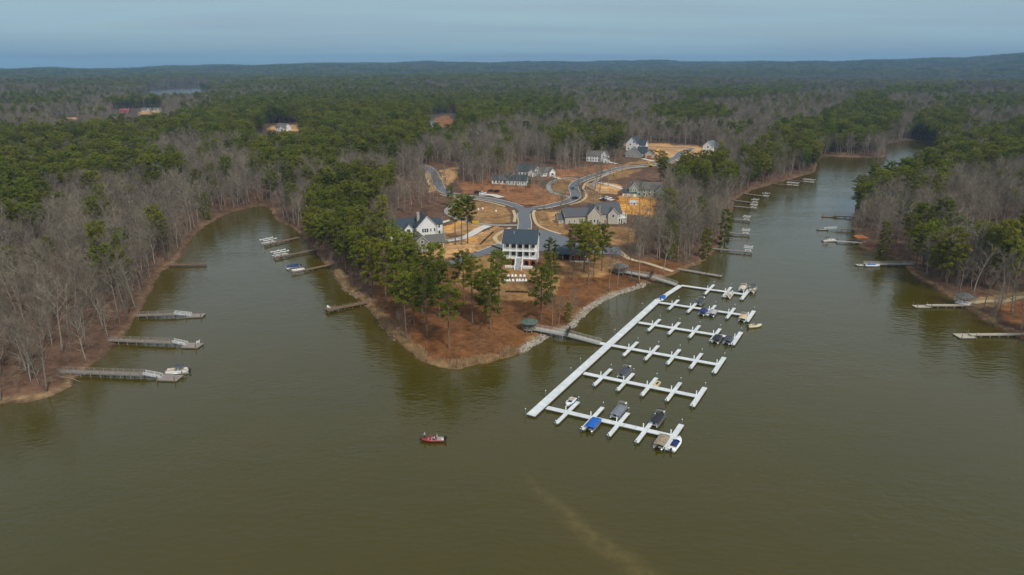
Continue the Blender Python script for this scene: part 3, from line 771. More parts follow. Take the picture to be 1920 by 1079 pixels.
def classify(X, Y, buf=1.3):
    sd = shore_sd(X, Y); Z = height(X, Y)
    px, py = proj(X, Y, Z); cx_, cy_ = proj(X, Y, Z + 13)
    keep = sd > buf
    for poly in NO_TREES: keep &= ~inpoly(px, py, poly)
    near = np.hypot(X, Y) < 1100
    for d_ in (ROADS, DRIVES, CONCRETE):
        for ln, hw in d_.values():
            lo, hi = ln.min(0) - 15, ln.max(0) + 15
            s_ = np.where(keep & (X > lo[0]) & (X < hi[0]) & (Y > lo[1]) & (Y < hi[1]))[0]
            if len(s_): keep[s_[segdist(X[s_], Y[s_], ln[::3]) < hw + 3.5]] = False
    for bx, by, br in BUILT: keep &= (X - bx) ** 2 + (Y - by) ** 2 > br * br
    p = np.full(X.shape, 0.065)
    r_ = np.hypot(X, Y)
    p = np.where((r_ < 280) & (px < 320), 0.012, p)
    fn = 0.8 * wob(X / 3.2, Y, 150.0, 0.7) + 0.8 * wob(X / 2.6, Y, 47.0, 2.1) + 0.5 * wob(X / 1.5, Y, 29.0, 4.0)
    p = np.where((r_ > 1350) & (fn > np.where(r_ > 2700, -.55, np.where(r_ > 2000, .05, .28)) + np.where((px > 1050) & (py > 146), 1.3, np.where((px < 400) & (py < 236) & (py > 150), .75, 0))), 0.78, np.where(r_ > 1350, .12, p))
    for sh, poly in PINES:
        p = np.where(inpoly(cx_ + 6 * wob(X, Y, 11.0), cy_ + 2.5 * wob(X, Y, 14.0, 1.0), poly), sh, p)
    # clearings between the stands stay bare of pines
    pine = rs.uniform(0, 1, X.shape) < p
    keep &= ~(inpoly(cx_, cy_, PINES[0][1]) & (rs.uniform(0, 1, X.shape) < .42))
    gap = wob(X, Y, 17.0, 0.9) + 0.7 * wob(X, Y, 6.5, 3.3)
    keep &= ~((gap < -0.75) & (rs.uniform(0, 1, X.shape) < .6) & (r_ > 60))
    return keep, pine, Z, px, py, sd
TX, TY, TZ, TP, TR_ = [], [], [], [], []
for r0, r1, st in ((100, 520, 5.4), (520, 1150, 5.6), (1150, 2400, 7.6)):
    X, Y = candidates(r0, r1, st); keep, pine, Z, px, py, sd = classify(X, Y)
    if r1 < 600: keep &= ~((sd < 10) & (rs.uniform(0, 1, X.shape) < .2) & ~pine)
    TX.append(X[keep]); TY.append(Y[keep]); TZ.append(Z[keep]); TP.append(pine[keep])
TX, TY, TZ, TP = map(np.concatenate, (TX, TY, TZ, TP))
TD = np.hypot(TX, TY)

GROUPS = {}
def tree(kind, idx, loc, rz, sc, name, label, group):
    tme, cme = PROTO[kind][idx % len(PROTO[kind])]
    root = thing(name, label, 'tree', loc, rz, group); root.scale = (sc, sc, sc * random.Random(idx * 7 + int(loc[0] * 10)).uniform(.93, 1.07))
    for nm, me in (('trunk', tme), ('crown', cme)):
        o = bpy.data.objects.new(nm, me); C.objects.link(o); o.parent = root
    return root
# trees one can point at: base of the trunk in the photograph, prototype, size, what tells it apart
MARK = [
 ('pine', 3, 762, 637, 0.98, 'leaning tall pine at the west edge of the peninsula point'), ('pine', 0, 801, 632, 1.0, 'tall pine standing just inside the west edge of the peninsula point'),
 ('pine', 1, 842, 652, 0.92, 'tall straight pine closest to the water at the peninsula tip'), ('pine', 2, 777, 612, 1.02, 'thick crowned pine second row back on the peninsula point'),
 ('pine', 5, 724, 566, 1.05, 'broad pine beside the wooden pier on the west shore'), ('pine', 4, 690, 540, 1.0, 'bushy pine on the west shore behind the wooden pier'),
 ('pine', 0, 745, 545, 1.05, 'tall pine in the cluster south of the white gabled house'), ('pine', 2, 775, 560, 1.0, 'dense pine in the middle of the peninsula cluster'),
 ('pine', 4, 748, 592, 1.0, 'leaning pine left of the thick crowned pine on the peninsula point'), ('pine', 5, 792, 588, 1.05, 'widest pine in the heart of the peninsula point cluster'), ('pine', 2, 824, 594, 1.0, 'pine at the right flank of the peninsula point cluster'),
 ('pine', 5, 700, 556, 1.0, 'pine next to the shore end of the low wooden pier'), ('pine', 1, 762, 566, 1.05, 'tallest pine in the peninsula cluster behind the point'),
 ('pine', 5, 815, 560, .98, 'wide pine at the right of the peninsula cluster'), ('pine', 4, 705, 500, 1.05, 'wide crowned pine on the west bank below the grey gabled house'),
 ('pine', 0, 735, 500, 1.0, 'slender pine in front of the grey gabled house'), ('pine', 2, 770, 515, .95, 'pine crowding the front of the grey gabled house'),
 ('pine', 3, 886, 606, .95, 'pine with bare leaning trunk in the middle of the peninsula lawn'), ('pine', 0, 870, 574, .92, 'pine left of the clubhouse with a high thin crown'),
 ('pine', 2, 911, 606, .98, 'left of the twin pines before the clubhouse lawn'), ('pine', 5, 920, 618, .92, 'right of the twin pines before the clubhouse lawn'),
 ('pine', 1, 936, 586, .93, 'pine overlapping the left corner of the clubhouse'), ('pine', 5, 1014, 602, 1.0, 'full crowned pine before the right corner of the clubhouse'),
 ('pine', 2, 1033, 560, .85, 'pine at the right corner of the clubhouse lawn'), ('pine', 4, 1032, 510, .72, 'short pine hugging the right wall of the clubhouse'),
 ('pine', 3, 1075, 526, .98, 'leftmost pine of the cluster by the car park'), ('pine', 0, 1095, 507, 1.0, 'pine in the round mulch bed by the car park'),
 ('pine', 1, 1103, 535, 1.0, 'tallest pine of the cluster by the car park'), ('pine', 2, 1113, 518, .95, 'dense pine of the cluster by the car park'),
 ('pine', 0, 1128, 508, .92, 'rightmost pine of the cluster by the car park'), ('pine', 3, 854, 459, .95, 'leftmost of the three thin pines along the concrete drive'),
 ('pine', 3, 866, 459, .98, 'middle of the three thin pines along the concrete drive'), ('pine', 1, 877, 456, 1.0, 'rightmost of the three thin pines along the concrete drive'),
 ('cedar', 1, 1258, 488, 1.1, 'young bushy pine by the shore path east of the car park'), ('cedar', 1, 1358, 462, 1.15, 'tall narrow evergreen at the creek mouth'),
 ('cedar', 0, 1322, 486, 1.1, 'small narrow evergreen at the bend of the creek bank'), ('cedar', 0, 1065, 604, .55, 'small brownish cedar by the footbridge on the rocky shore'),
 ('pine', 5, 1614, 394, .9, 'tall pine closest to the water at the right bank corner'), ('pine', 2, 1632, 388, 1.0, 'broad pine behind the right bank corner'), ('pine', 4, 1652, 392, 1.0, 'bushy pine set back from the right bank corner'),
 ('pine', 1, 1660, 372, 1.0, 'pine up the creek from the right bank corner'), ('pine', 5, 1690, 368, .95, 'rounded pine in the right bank pine stand'), ('pine', 2, 1612, 412, .8, 'smaller pine above the dark right bank pier'),
 ('pine', 5, 1773, 541, 1.12, 'large pine standing over the right bank slope'), ('pine', 4, 1750, 524, .75, 'low bushy pine beside the railed grey right bank pier'), ('pine', 5, 1866, 538, 1.2, 'largest pine near the frame edge on the right bank'),
 ('pine', 2, 1888, 548, 1.0, 'pine touching the largest one on the right bank'), ('pine', 0, 1916, 500, 1.1, 'pine at the right frame edge on the right bank'), ('cedar', 1, 1655, 480, 1.0, 'small dark evergreen by the orange roofed shelter'),
 ('pine', 5, 205, 555, .95, 'lone pine standing out of the bare left bank wood'), ('cedar', 1, 388, 412, 1.0, 'dark narrow cedar at the head of the left cove'),
 ('bare', 3, 755, 640, .55, 'small bare shrubby tree on the west edge of the peninsula point'), ('bare', 4, 1141, 546, .85, 'pale bare tree beside the upper gazebo'),
 ('bare', 2, 1156, 543, .75, 'thin bare tree on the rocky shore below the upper gazebo'), ('bare', 4, 1184, 528, .8, 'bare pole like tree left of the upper footbridge'),
 ('bare', 2, 1199, 531, .8, 'bare pole like tree right over the upper footbridge'), ('bare', 5, 1075, 600, .72, 'wide bare tree on the riprap by the lower footbridge'),
 ('bare', 2, 1036, 615, .6, 'thin bare sapling left of the lower footbridge'), ('bare', 4, 1047, 616, .55, 'thin bare sapling right of the lower footbridge'),
 ('bare', 2, 1243, 515, .9, 'dark bare pole tree beside the upper footbridge ramp'), ('bare', 0, 1112, 412, 1.05, 'pale bare tree rising before the beige house'),
 ('bare', 4, 1046, 424, .95, 'thin bare tree on the lawn left of the beige house'), ('bare', 2, 1034, 398, .9, 'bare tree in a mulch ring by the road junction'),
 ('bare', 4, 1020, 392, .8, 'bare tree on the corner of the road junction'), ('bare', 0, 1124, 372, .9, 'bare tree behind the roof of the beige house'),
 ('bare', 2, 1172, 408, .9, 'bare tree at the left of the orange earthwork'), ('bare', 4, 1198, 406, 1.0, 'dark bare tree before the orange earthwork'), ('bare', 0, 1218, 408, .95, 'bare tree at the right of the orange earthwork'),
 ('bare', 5, 1006, 388, .5, 'small bare tree by the road fork'), ('rust', 0, 926, 322, .9, 'small tree with rust coloured leaves behind the white houses'), ('rust', 0, 898, 328, .8, 'faded rust leaved tree in the wood left of the white houses'),
 ('cedar', 0, 992, 352, .62, 'round evergreen at the corner of the pale blue house'), ('pine', 2, 845, 388, .6, 'small dark pine left of the court drive'),
 ('bare', 1, 1190, 452, .8, 'bare tree at the end of the car park'), ('bare', 3, 1215, 470, .9, 'spreading bare tree behind the upper gazebo path'),
]
for i, (k, pi, bx, by, sc, lab) in enumerate(MARK):
    p = G(bx, by)
    nm = {'pine': 'pine_tree', 'cedar': 'evergreen_tree', 'bare': 'bare_tree', 'rust': 'leafy_tree'}[k]
    tree(k, pi, p, (i * 2.17) % 6.28, sc, nm, lab, None)
YARD = []
for (bx, by) in [(905, 352), (915, 347), (926, 350), (936, 346), (945, 352), (962, 358), (978, 362), (1000, 366), (1012, 372), (1030, 374), (888, 352), (918, 340), (1062, 345), (1150, 330), (1128, 316), (1060, 318), (1074, 312), (1086, 318),
                 (1162, 300), (1104, 352), (1140, 350), (1168, 340), (1012, 352), (952, 366), (870, 342), (858, 350), (838, 372), (780, 372), (800, 378), (812, 370), (760, 380), (748, 392), (772, 388), (832, 344), (1200, 272), (1220, 270), (1285, 272), (1300, 270), (1262, 272),
 (898, 345), (908, 338), (930, 340), (942, 338), (950, 345), (968, 350), (986, 356), (996, 345), (1006, 342), (1016, 340), (1044, 325), (1052, 330), (1066, 326), (1080, 322), (1098, 314), (1110, 312), (1140, 312), (1100, 362), (1115, 366), (1090, 388), (1060, 404), (1085, 350), (1125, 356),
 (752, 372), (765, 366), (785, 362), (795, 370), (806, 384), (820, 380), (758, 400), (770, 402), (742, 404), (790, 392), (776, 378), (786, 384), (802, 366)]:
    p = G(bx, by); YARD.append(p)
    tree('bare', [0, 2, 4, 6][len(YARD) % 4], p, len(YARD) * 1.3, .78 + .22 * ((len(YARD) * 37) % 10) / 10, 'bare_tree', 'bare tall yard tree between the houses of the new development', 'bare yard trees of the development')
for bx, by in [(1246, 446), (1232, 462), (1262, 462), (1282, 474), (1205, 484), (1236, 488), (1270, 492), (1292, 486), (1298, 470), (1190, 470), (1255, 430), (1275, 448), (1300, 455)]:
    p = G(bx, by); tree('bare', [0, 2, 4, 6, 1][int(bx) % 5], p, bx, .82 + (bx % 7) * .04, 'bare_tree', 'bare grey hardwood on the slope between the car park and the creek', 'bare trees on the creek slope')

# nearest woodland trees stand as single objects; the rest of the wood is one mass
ppx, ppy = proj(TX, TY, TZ + 10)
inv = (ppx > -10) & (ppx < 1930) & (ppy < 1079)
def near_set(mask, n_):
    i = np.where(mask & inv)[0]; return i[np.argsort(TD[i])[:n_]]
nb_ = near_set(~TP, 300 - 100)
np_ = near_set(TP, 300 - 46)
single = np.zeros(TX.shape, bool); single[nb_] = True; single[np_] = True
def region(x, y):
    px_, py_ = proj(x, y, 5.0)
    if px_ < 505: return ('in the wood along the left bank', 'left bank wood')
    if px_ > 1590: return ('in the wood along the right bank', 'right bank wood')
    if px_ < 780: return ('on the west side of the peninsula', 'west peninsula wood')
    return ('on the creek side of the peninsula', 'creek side wood')
for i in nb_:
    a, g_ = region(TX[i], TY[i])
    tree('bare', int(rs.randint(7)), (TX[i], TY[i], TZ[i]), rs.uniform(0, 6.28), rs.uniform(.55, 1.12), 'bare_tree', 'bare grey hardwood near the water ' + a, 'bare trees of the ' + g_)
for i in np_:
    a, g_ = region(TX[i], TY[i])
    tree('pine', int(rs.randint(6)), (TX[i], TY[i], TZ[i]), rs.uniform(0, 6.28), rs.uniform(.68, 1.06), 'pine_tree', 'green pine among the others ' + a, 'pines of the ' + g_)

def scatter(name, label, cat, meshes, X, Y, Z, S, kind_idx, thin=None):
    col_ = bpy.data.collections.new(name + '_kinds')
    for q, me in enumerate(meshes):
        o = bpy.data.objects.new('%s_kind_%02d' % (name, q), me); col_.objects.link(o)
    pm = bpy.data.meshes.new(name); pm.vertices.add(len(X)); pm.vertices.foreach_set('co', np.stack([X, Y, Z], 1).astype(np.float32).ravel())
    q = pm.attributes.new('pick', 'INT', 'POINT'); q.data.foreach_set('value', kind_idx.astype(np.int32))
    q = pm.attributes.new('turn', 'FLOAT_VECTOR', 'POINT'); q.data.foreach_set('vector', np.stack([rs.normal(0, .03, len(X)), rs.normal(0, .03, len(X)), rs.uniform(0, 6.28, len(X))], 1).astype(np.float32).ravel())
    q = pm.attributes.new('size', 'FLOAT_VECTOR', 'POINT'); q.data.foreach_set('vector', np.repeat(S[:, None], 3, 1).astype(np.float32).ravel() if S.ndim == 1 else S.astype(np.float32).ravel())
    ob = bpy.data.objects.new(name, pm); C.objects.link(ob)
    ng = bpy.data.node_groups.new(name, 'GeometryNodeTree')
    ng.interface.new_socket('Geometry', in_out='INPUT', socket_type='NodeSocketGeometry'); ng.interface.new_socket('Geometry', in_out='OUTPUT', socket_type='NodeSocketGeometry')
    N = ng.nodes; gi, go = N.new('NodeGroupInput'), N.new('NodeGroupOutput')
    iop = N.new('GeometryNodeInstanceOnPoints'); ci = N.new('GeometryNodeCollectionInfo')
    ci.inputs['Collection'].default_value = col_; ci.inputs['Separate Children'].default_value = True; ci.inputs['Reset Children'].default_value = True
    def named(nm, t_):
        a = N.new('GeometryNodeInputNamedAttribute'); a.data_type = t_; a.inputs['Name'].default_value = nm; return a.outputs['Attribute']
    e2r = N.new('FunctionNodeEulerToRotation')
    ng.links.new(gi.outputs[0], iop.inputs['Points']); ng.links.new(ci.outputs[0], iop.inputs['Instance'])
    iop.inputs['Pick Instance'].default_value = True
    ng.links.new(named('pick', 'INT'), iop.inputs['Instance Index']); ng.links.new(named('turn', 'FLOAT_VECTOR'), e2r.inputs[0]); ng.links.new(e2r.outputs[0], iop.inputs['Rotation'])
    ng.links.new(named('size', 'FLOAT_VECTOR'), iop.inputs['Scale']); ng.links.new(iop.outputs[0], go.inputs[0])
    md = ob.modifiers.new('scatter', 'NODES'); md.node_group = ng
    return tag(ob, label, cat, None, 'stuff')
def joined(kind):
    out = []
    for tme, cme in PROTO[kind]:
        bm = bmesh.new(); bm.from_mesh(tme); n0 = len(bm.faces); bm.from_mesh(cme); bm.faces.ensure_lookup_table()
        for f in bm.faces[n0:]: f.material_index = 1
        me = bpy.data.meshes.new(kind + '_whole'); bm.to_mesh(me); bm.free()
        me.materials.append(tme.materials[0]); me.materials.append(cme.materials[0]); out.append(me)
    return out
rest = ~single
X, Y = candidates(2400, 5200, 26.0); keepf, pinef, Zf, *_ = classify(X, Y); 
X2, Y2 = candidates(5200, 12400, 62.0); keep2, pine2, Z2, *_ = classify(X2, Y2)
FX, FY, FZ, FP = np.concatenate([X[keepf], X2[keep2]]), np.concatenate([Y[keepf], Y2[keep2]]), np.concatenate([Zf[keepf], Z2[keep2]]), np.concatenate([pinef[keepf], pine2[keep2]])
FS = np.concatenate([rs.uniform(.85, 1.1, keepf.sum()), rs.uniform(1.0, 1.25, keep2.sum())])
FW = np.concatenate([np.ones(keepf.sum()), np.full(keep2.sum(), 2.0)])
for kind, msk, fm, nm, lab in (('pine', rest & TP, FP, 'pine_forest', 'dark green pine woods stretching back to the skyline'), ('bare', rest & ~TP, ~FP, 'bare_forest', 'leafless grey brown hardwood forest stretching back to the skyline')):
    whole = joined(kind); stands = [far_clump(kind, 5 + q, 12, 14.0) for q in range(3)]
    nw = len(whole)
    xs = np.concatenate([TX[msk], FX[fm]]); ys = np.concatenate([TY[msk], FY[fm]]); zs = np.concatenate([TZ[msk], FZ[fm]])
    s1 = rs.uniform(.55, 1.1, msk.sum()); S3 = np.concatenate([np.repeat(s1[:, None], 3, 1), np.stack([FS[fm] * FW[fm], FS[fm] * FW[fm], FS[fm]], 1)])
    pk = np.concatenate([rs.randint(0, nw, msk.sum()), nw + rs.randint(0, 3, fm.sum())])
    scatter(nm, lab, 'forest', whole + stands, xs, ys, zs, S3, pk)

# leafless brush under the near woods
X, Y = candidates(100, 560, 4.2); kb_, _, Zb, bpx, bpy_, sdb = classify(X, Y, 0.4)
kb_ &= (rs.uniform(0, 1, X.shape) < np.where(sdb < 9, .75, .22))
scatter('underbrush', 'leafless brown brush under the bankside woods', 'brush', [q for q in joined('bare')], X[kb_], Y[kb_], Zb[kb_], rs.uniform(.1, .3, kb_.sum()), rs.randint(0, 7, kb_.sum()))
# ------------------------------------------------------------------ marina
m_dock = mat('white_dock_deck', (0.60, 0.635, 0.65), 0.6, 0.16, 0.5)
m_float = mat('dock_float_grey', (0.10, 0.11, 0.115), 0.7, 0.2, 1.0)
m_galv = mat('galvanised_steel', (0.40, 0.41, 0.41), 0.45, 0.15, 2.0, metal=0.5)
m_white = mat('white_paint', (0.82, 0.82, 0.80), 0.5, 0.06, 1.0)
m_wood = mat('weathered_wood', (0.25, 0.215, 0.185), 0.9, 0.25, 1.2)
m_wood2 = mat('brown_wood', (0.20, 0.135, 0.085), 0.9, 0.25, 1.2)
m_grey = mat('silver_wood', (0.40, 0.39, 0.365), 0.85, 0.15, 1.0)
m_black = mat('black_rubber', (0.02, 0.02, 0.022), 0.5, 0.1, 1.0)
m_alu = mat('brushed_aluminium', (0.55, 0.56, 0.57), 0.35, 0.1, 1.5, metal=0.7)
m_pile = mat('piling_green_steel', (0.11, 0.16, 0.14), 0.6, 0.2, 1.0)
m_seat = mat('beige_vinyl', (0.52, 0.45, 0.35), 0.6, 0.12, 2.0)
m_glass = mat('dark_glass', (0.02, 0.026, 0.032), 0.08, 0.1, 1.0, spec=0.6)
m_groof = mat('green_metal_roof', (0.085, 0.118, 0.096), 0.7, 0.15, 0.8)
m_shing = mat('grey_green_shingle', (0.155, 0.165, 0.15), 0.9, 0.18, 1.2)
def M1(px, py, z=0.5): q = W(960 + px / 2.998, 500 + py / 2.998, z); return Vector((q[0], q[1], 0))
SPA = R(60.3); ROWA = R(-26.4)
sd1 = Vector((math.cos(SPA), math.sin(SPA), 0)); rd1 = Vector((math.cos(ROWA), math.sin(ROWA), 0))
marina = thing('floating_marina_dock', 'long white floating dock with six rows of boat slips', 'dock', M1(105, 838))
MO = marina.location.copy()
def deck(name, a, b_, w, parent, z=0.62, th=0.22, origin=None):
    a, b_ = a - origin, b_ - origin; d = b_ - a; L = d.length; ang = math.atan2(d.y, d.x); c = (a + b_) / 2
    o = MB(); k = max(1, round(L / 3.0)); u_ = d.normalized()
    for i in range(k): cc = a + d * ((i + .5) / k); o.box((cc.x, cc.y, z - th / 2 + .015 * math.sin(i * 2.7 + L)), (L / k - .07, w, th), ang + .006 * math.sin(i * 5.1 + L))
    o = o.build(name, m_dock, parent)
    MB().box((c.x, c.y, (z - th - 0.1) / 2 - 0.05), (L - 0.5, w - 0.35, z - th + 0.1 - 0.012), ang).build('float', m_float, o)
    # plank seams and a rub rail
    sm = MB(); nx, ny = -math.sin(ang), math.cos(ang)
    for s in (-1, 1): sm.box((c.x + nx * s * (w / 2 + .04), c.y + ny * s * (w / 2 + .04), z - .1), (L, .08, .16), ang)
    sm.build('rub_rail', m_grey, o)
    return o
def piling(parent, p, origin, h_=1.9, pale=False):
    q = p - origin
    o = MB().tube([(q.x, q.y, -3), (q.x, q.y, h_)], .13, 7).build('piling', m_pile if not pale else m_white, parent)
    MB().tube([(q.x, q.y, h_), (q.x, q.y, h_ + .22)], [.16, .02], 7).build('cap', m_white, o)
spine = [M1(105, 838), M1(190, 778), M1(390, 596), M1(535, 440), M1(700, 310), M1(818, 192), M1(948, 107)]
deck('walkway', spine[0], spine[5] + sd1 * 1.2, 2.5, marina, 0.64, origin=MO)
deck('walkway', spine[5], spine[6], 2.0, marina, 0.63, origin=MO)
for k, p in enumerate([spine[0] - sd1 * .2, M1(215, 735), M1(355, 605), M1(408, 550), M1(752, 235), M1(600, 385)]):
    piling(marina, p + Vector((-sd1.y, sd1.x, 0)) * 1.5, MO, 2.2)
ROWS = [[(375, 760, 245, 885), (513, 790, 388, 918), (653, 823, 537, 958), (790, 855, 690, 995), (950, 888, 862, 1030)],
 [(555, 577, 460, 670), (682, 603, 590, 700), (810, 627, 725, 727), (945, 652, 867, 755), (1085, 680, 1012, 787)],
 [(705, 425, 625, 503), (822, 445, 747, 525), (943, 467, 870, 548), (1067, 490, 1000, 575), (1195, 510, 1132, 600)],
 [(832, 297, 763, 363), (940, 315, 873, 383), (1052, 333, 990, 402), (1168, 352, 1110, 420), (1287, 370, 1240, 440)],
 [(938, 188, 877, 243), (1035, 205, 985, 262), (1145, 218, 1090, 272), (1252, 235, 1205, 293), (1360, 250, 1320, 310)],
 [(1135, 103, 1082, 157), (1232, 117, 1187, 172), (1330, 130, 1290, 187)]]
ROWMID = []
for ri, row in enumerate(ROWS):
    mids = []
    for a, b_, c_, d_ in row:
        p, q = M1(a, b_), M1(c_, d_); mids.append((p + q) / 2)
    ROWMID.append(mids)
    m0, m1 = mids[0], mids[-1]; dr = (m1 - m0).normalized()
    back = (spine[min(ri + 1, 6)] - m0).dot(dr)
    s0 = m0 + dr * (back + (0.9 if ri < 5 else 0.3))
    br = deck('branch_walkway', s0, m1 - dr * .5, 1.75, marina, 0.62, origin=MO)
    for k, mid in enumerate(mids):
        last = k == len(mids) - 1
        hl = [7.0, 6.7, 6.75, 6.7, 6.6, 7.3][ri]
        mid = m0.lerp(m1, k / (len(mids) - 1))
        w_ = 1.35 if last else 1.05
        if last: f = deck('finger', mid + sd1 * hl, mid - sd1 * hl, w_, marina, 0.615, origin=MO)
        else:
            deck('finger', mid + sd1 * .9, mid + sd1 * hl, w_, marina, 0.615, origin=MO); deck('finger', mid - sd1 * .9, mid - sd1 * hl, w_, marina, 0.615, origin=MO)
        piling(marina, mid + sd1 * (hl + .25), MO, 1.9); piling(marina, mid - sd1 * (hl + .25), MO, 1.5)
        pp = mid + Vector((-dr.y, dr.x, 0)) * 1.0 - dr * .9 - MO
        MB().box((pp.x, pp.y, 1.12), (.24, .24, 1.0)).box((pp.x, pp.y, 1.66), (.3, .3, .1)).build('power_pedestal', m_white, marina)

# ------------------------------------------------------------------ footbridges, gazebos
def railing(mb, a, b_, z0a, z0b, h_=1.05, n=None, r=.035):
    L = (b_ - a).length; n = n or max(2, int(L / 1.8))
    for k in range(n + 1):
        t = k / n; p = a.lerp(b_, t); z = z0a + (z0b - z0a) * t
        mb.tube([(p.x, p.y, z - .1), (p.x, p.y, z + h_)], .05, 4)
    for f in (.35, .7, 1.0):
        mb.tube([(a.x, a.y, z0a + h_ * f), (b_.x, b_.y, z0b + h_ * f)], r * (1.5 if f == 1 else 1), 4)
m_stone_ = mat('grey_stone', (0.32, 0.29, 0.25), .9, .2, 2.0)
def gazebo(label, p, rad, roofm, wallm, z0, eave=2.3, rise=1.25, sides=8):
    g = thing('gazebo', label, 'gazebo', p)
    MB().tube([(0, 0, z0 - .25), (0, 0, z0)], rad * .95, sides).build('floor', wallm, g)
    for k in range(sides): a = 2 * math.pi * (k + .5) / sides; MB().tube([(math.cos(a) * rad * .8, math.sin(a) * rad * .8, z0 - 2.5), (math.cos(a) * rad * .8, math.sin(a) * rad * .8, z0 - .25)], .14, 5).build('foundation_post', m_stone_, g)
    for k in range(sides):
        a = 2 * math.pi * (k + .5) / sides; x, y = math.cos(a) * rad * .9, math.sin(a) * rad * .9
        MB().box((x, y, z0 + eave / 2), (.16, .16, eave), a).build('post', wallm, g)
    rl = MB()
    for k in range(sides):
        if k == 0: continue
        a, b_ = [2 * math.pi * (k + q - .5) / sides for q in (0, 1)]
        railing(rl, Vector((math.cos(a), math.sin(a), 0)) * rad * .9, Vector((math.cos(b_), math.sin(b_), 0)) * rad * .9, z0, z0, .9, 3, .025)
    rl.build('railing', wallm, g)
    ring = lambda rr_, z: [(math.cos(2 * math.pi * (k + .5) / sides) * rr_, math.sin(2 * math.pi * (k + .5) / sides) * rr_, z) for k in range(sides)]
    rf = MB().loft([ring(rad * 1.2, z0 + eave - .15), ring(rad * 1.24, z0 + eave), ring(.35, z0 + eave + rise), ring(.3, z0 + eave + rise + .12)]).build('roof', roofm, g)
    rb = MB()
    for q in ring(1, 0): rb.tube([(q[0] * rad * 1.24, q[1] * rad * 1.24, z0 + eave + .02), (q[0] * .35, q[1] * .35, z0 + eave + rise + .03)], .05, 4)
    rb.build('ridge', roofm, rf)
    MB().tube([(0, 0, z0 + eave + rise), (0, 0, z0 + eave + rise + .5)], [.12, .03], 6).build('finial', roofm, rf)
    return g
def footbridge(label, a, b_, za, zb, w=2.2):
    o = a.copy(); o.z = 0; g = thing('footbridge', label, 'bridge', o)
    d = (b_ - a); d.z = 0; L = d.length; ang = math.atan2(d.y, d.x); u = d.normalized(); nrm = Vector((-u.y, u.x, 0))
    g.rotation_euler.z = ang
    mid = L * .52
    zm = za - .25
    for nm, x0, x1, z0, z1 in (('deck', 0, mid, za, zm), ('ramp', mid, L, zm, zb)):
        mb = MB(); k = int((x1 - x0) / .6)
        for i in range(k):
            t = (i + .5) / k; x = x0 + (x1 - x0) * t; z = z0 + (z1 - z0) * t
            mb.box((x, 0, z), ((x1 - x0) / k - .05, w, .08))
        st = MB()
        for s in (-1, 1): st.add([(x0, s * (w / 2 - .1), z0 - .06), (x1, s * (w / 2 - .1), z1 - .06), (x1, s * (w / 2 - .1), z1 - .4), (x0, s * (w / 2 - .1), z0 - .4), (x0, s * (w / 2 + .02), z0 - .06), (x1, s * (w / 2 + .02), z1 - .06), (x1, s * (w / 2 + .02), z1 - .4), (x0, s * (w / 2 + .02), z0 - .4)],
                   [(0, 1, 2, 3), (7, 6, 5, 4), (0, 4, 5, 1), (3, 2, 6, 7), (0, 3, 7, 4), (1, 5, 6, 2)])
        dk = mb.build(nm, m_grey, g); st.build('stringer', m_grey, dk)
        for s in (-1, 1):
            r_ = MB(); railing(r_, Vector((x0, s * w / 2, 0)), Vector((x1, s * w / 2, 0)), z0, z1, 1.1); r_.build('railing', m_grey, dk)
    for x in np.arange(2.5, mid, 4.0):
        for s in (-1, 1): MB().tube([(x, s * w * .42, -3), (x, s * w * .42, za - .3)], .13, 6).build('post', m_wood, g)
    gt = MB()
    for s in (-1, 1): gt.box((mid, s * (w / 2 + .1), zm + 1.2), (.18, .18, 2.6))
    gt.box((mid, 0, zm + 2.45), (.14, w + .3, .14)).build('gate_frame', m_black, g)
    MB().box((mid, 0, zm + 1.1), (.06, w - .2, 1.9)).box((mid, -w / 2 - .5, zm + 1.2), (.06, .7, 2.2)).box((mid, w / 2 + .5, zm + 1.2), (.06, .7, 2.2)).build('gate', mat('dark_mesh_gate', (0.03, 0.03, 0.032), .6), g)
    return g
gp1 = G(992, 620); gp2 = G(1163, 513)
gazebo('green roofed round gazebo at the foot of the lower footbridge', gp1, 2.7, m_groof, m_wood, 1.0)
gazebo('grey roofed round gazebo at the top of the upper footbridge', gp2, 3.1, m_shing, m_wood, 1.1)
e1 = ROWMID[2][0] - rd1 * 9.0
footbridge('lower grey footbridge from green gazebo to the floating dock', Vector((gp1.x + 2.2, gp1.y - .4, 0)), e1 + Vector((-1.4, .6, 0)), gp1.z + .95, .75)
deck('landing', e1 - rd1 * 4.5, e1 + rd1 * 1.2, 2.0, marina, 0.605, origin=MO)
footbridge('upper grey footbridge from grey gazebo to the floating dock', Vector((gp2.x + 2.2, gp2.y - .4, 0)), spine[6] + Vector((-1.5, .5, 0)), gp2.z + .9, .75)

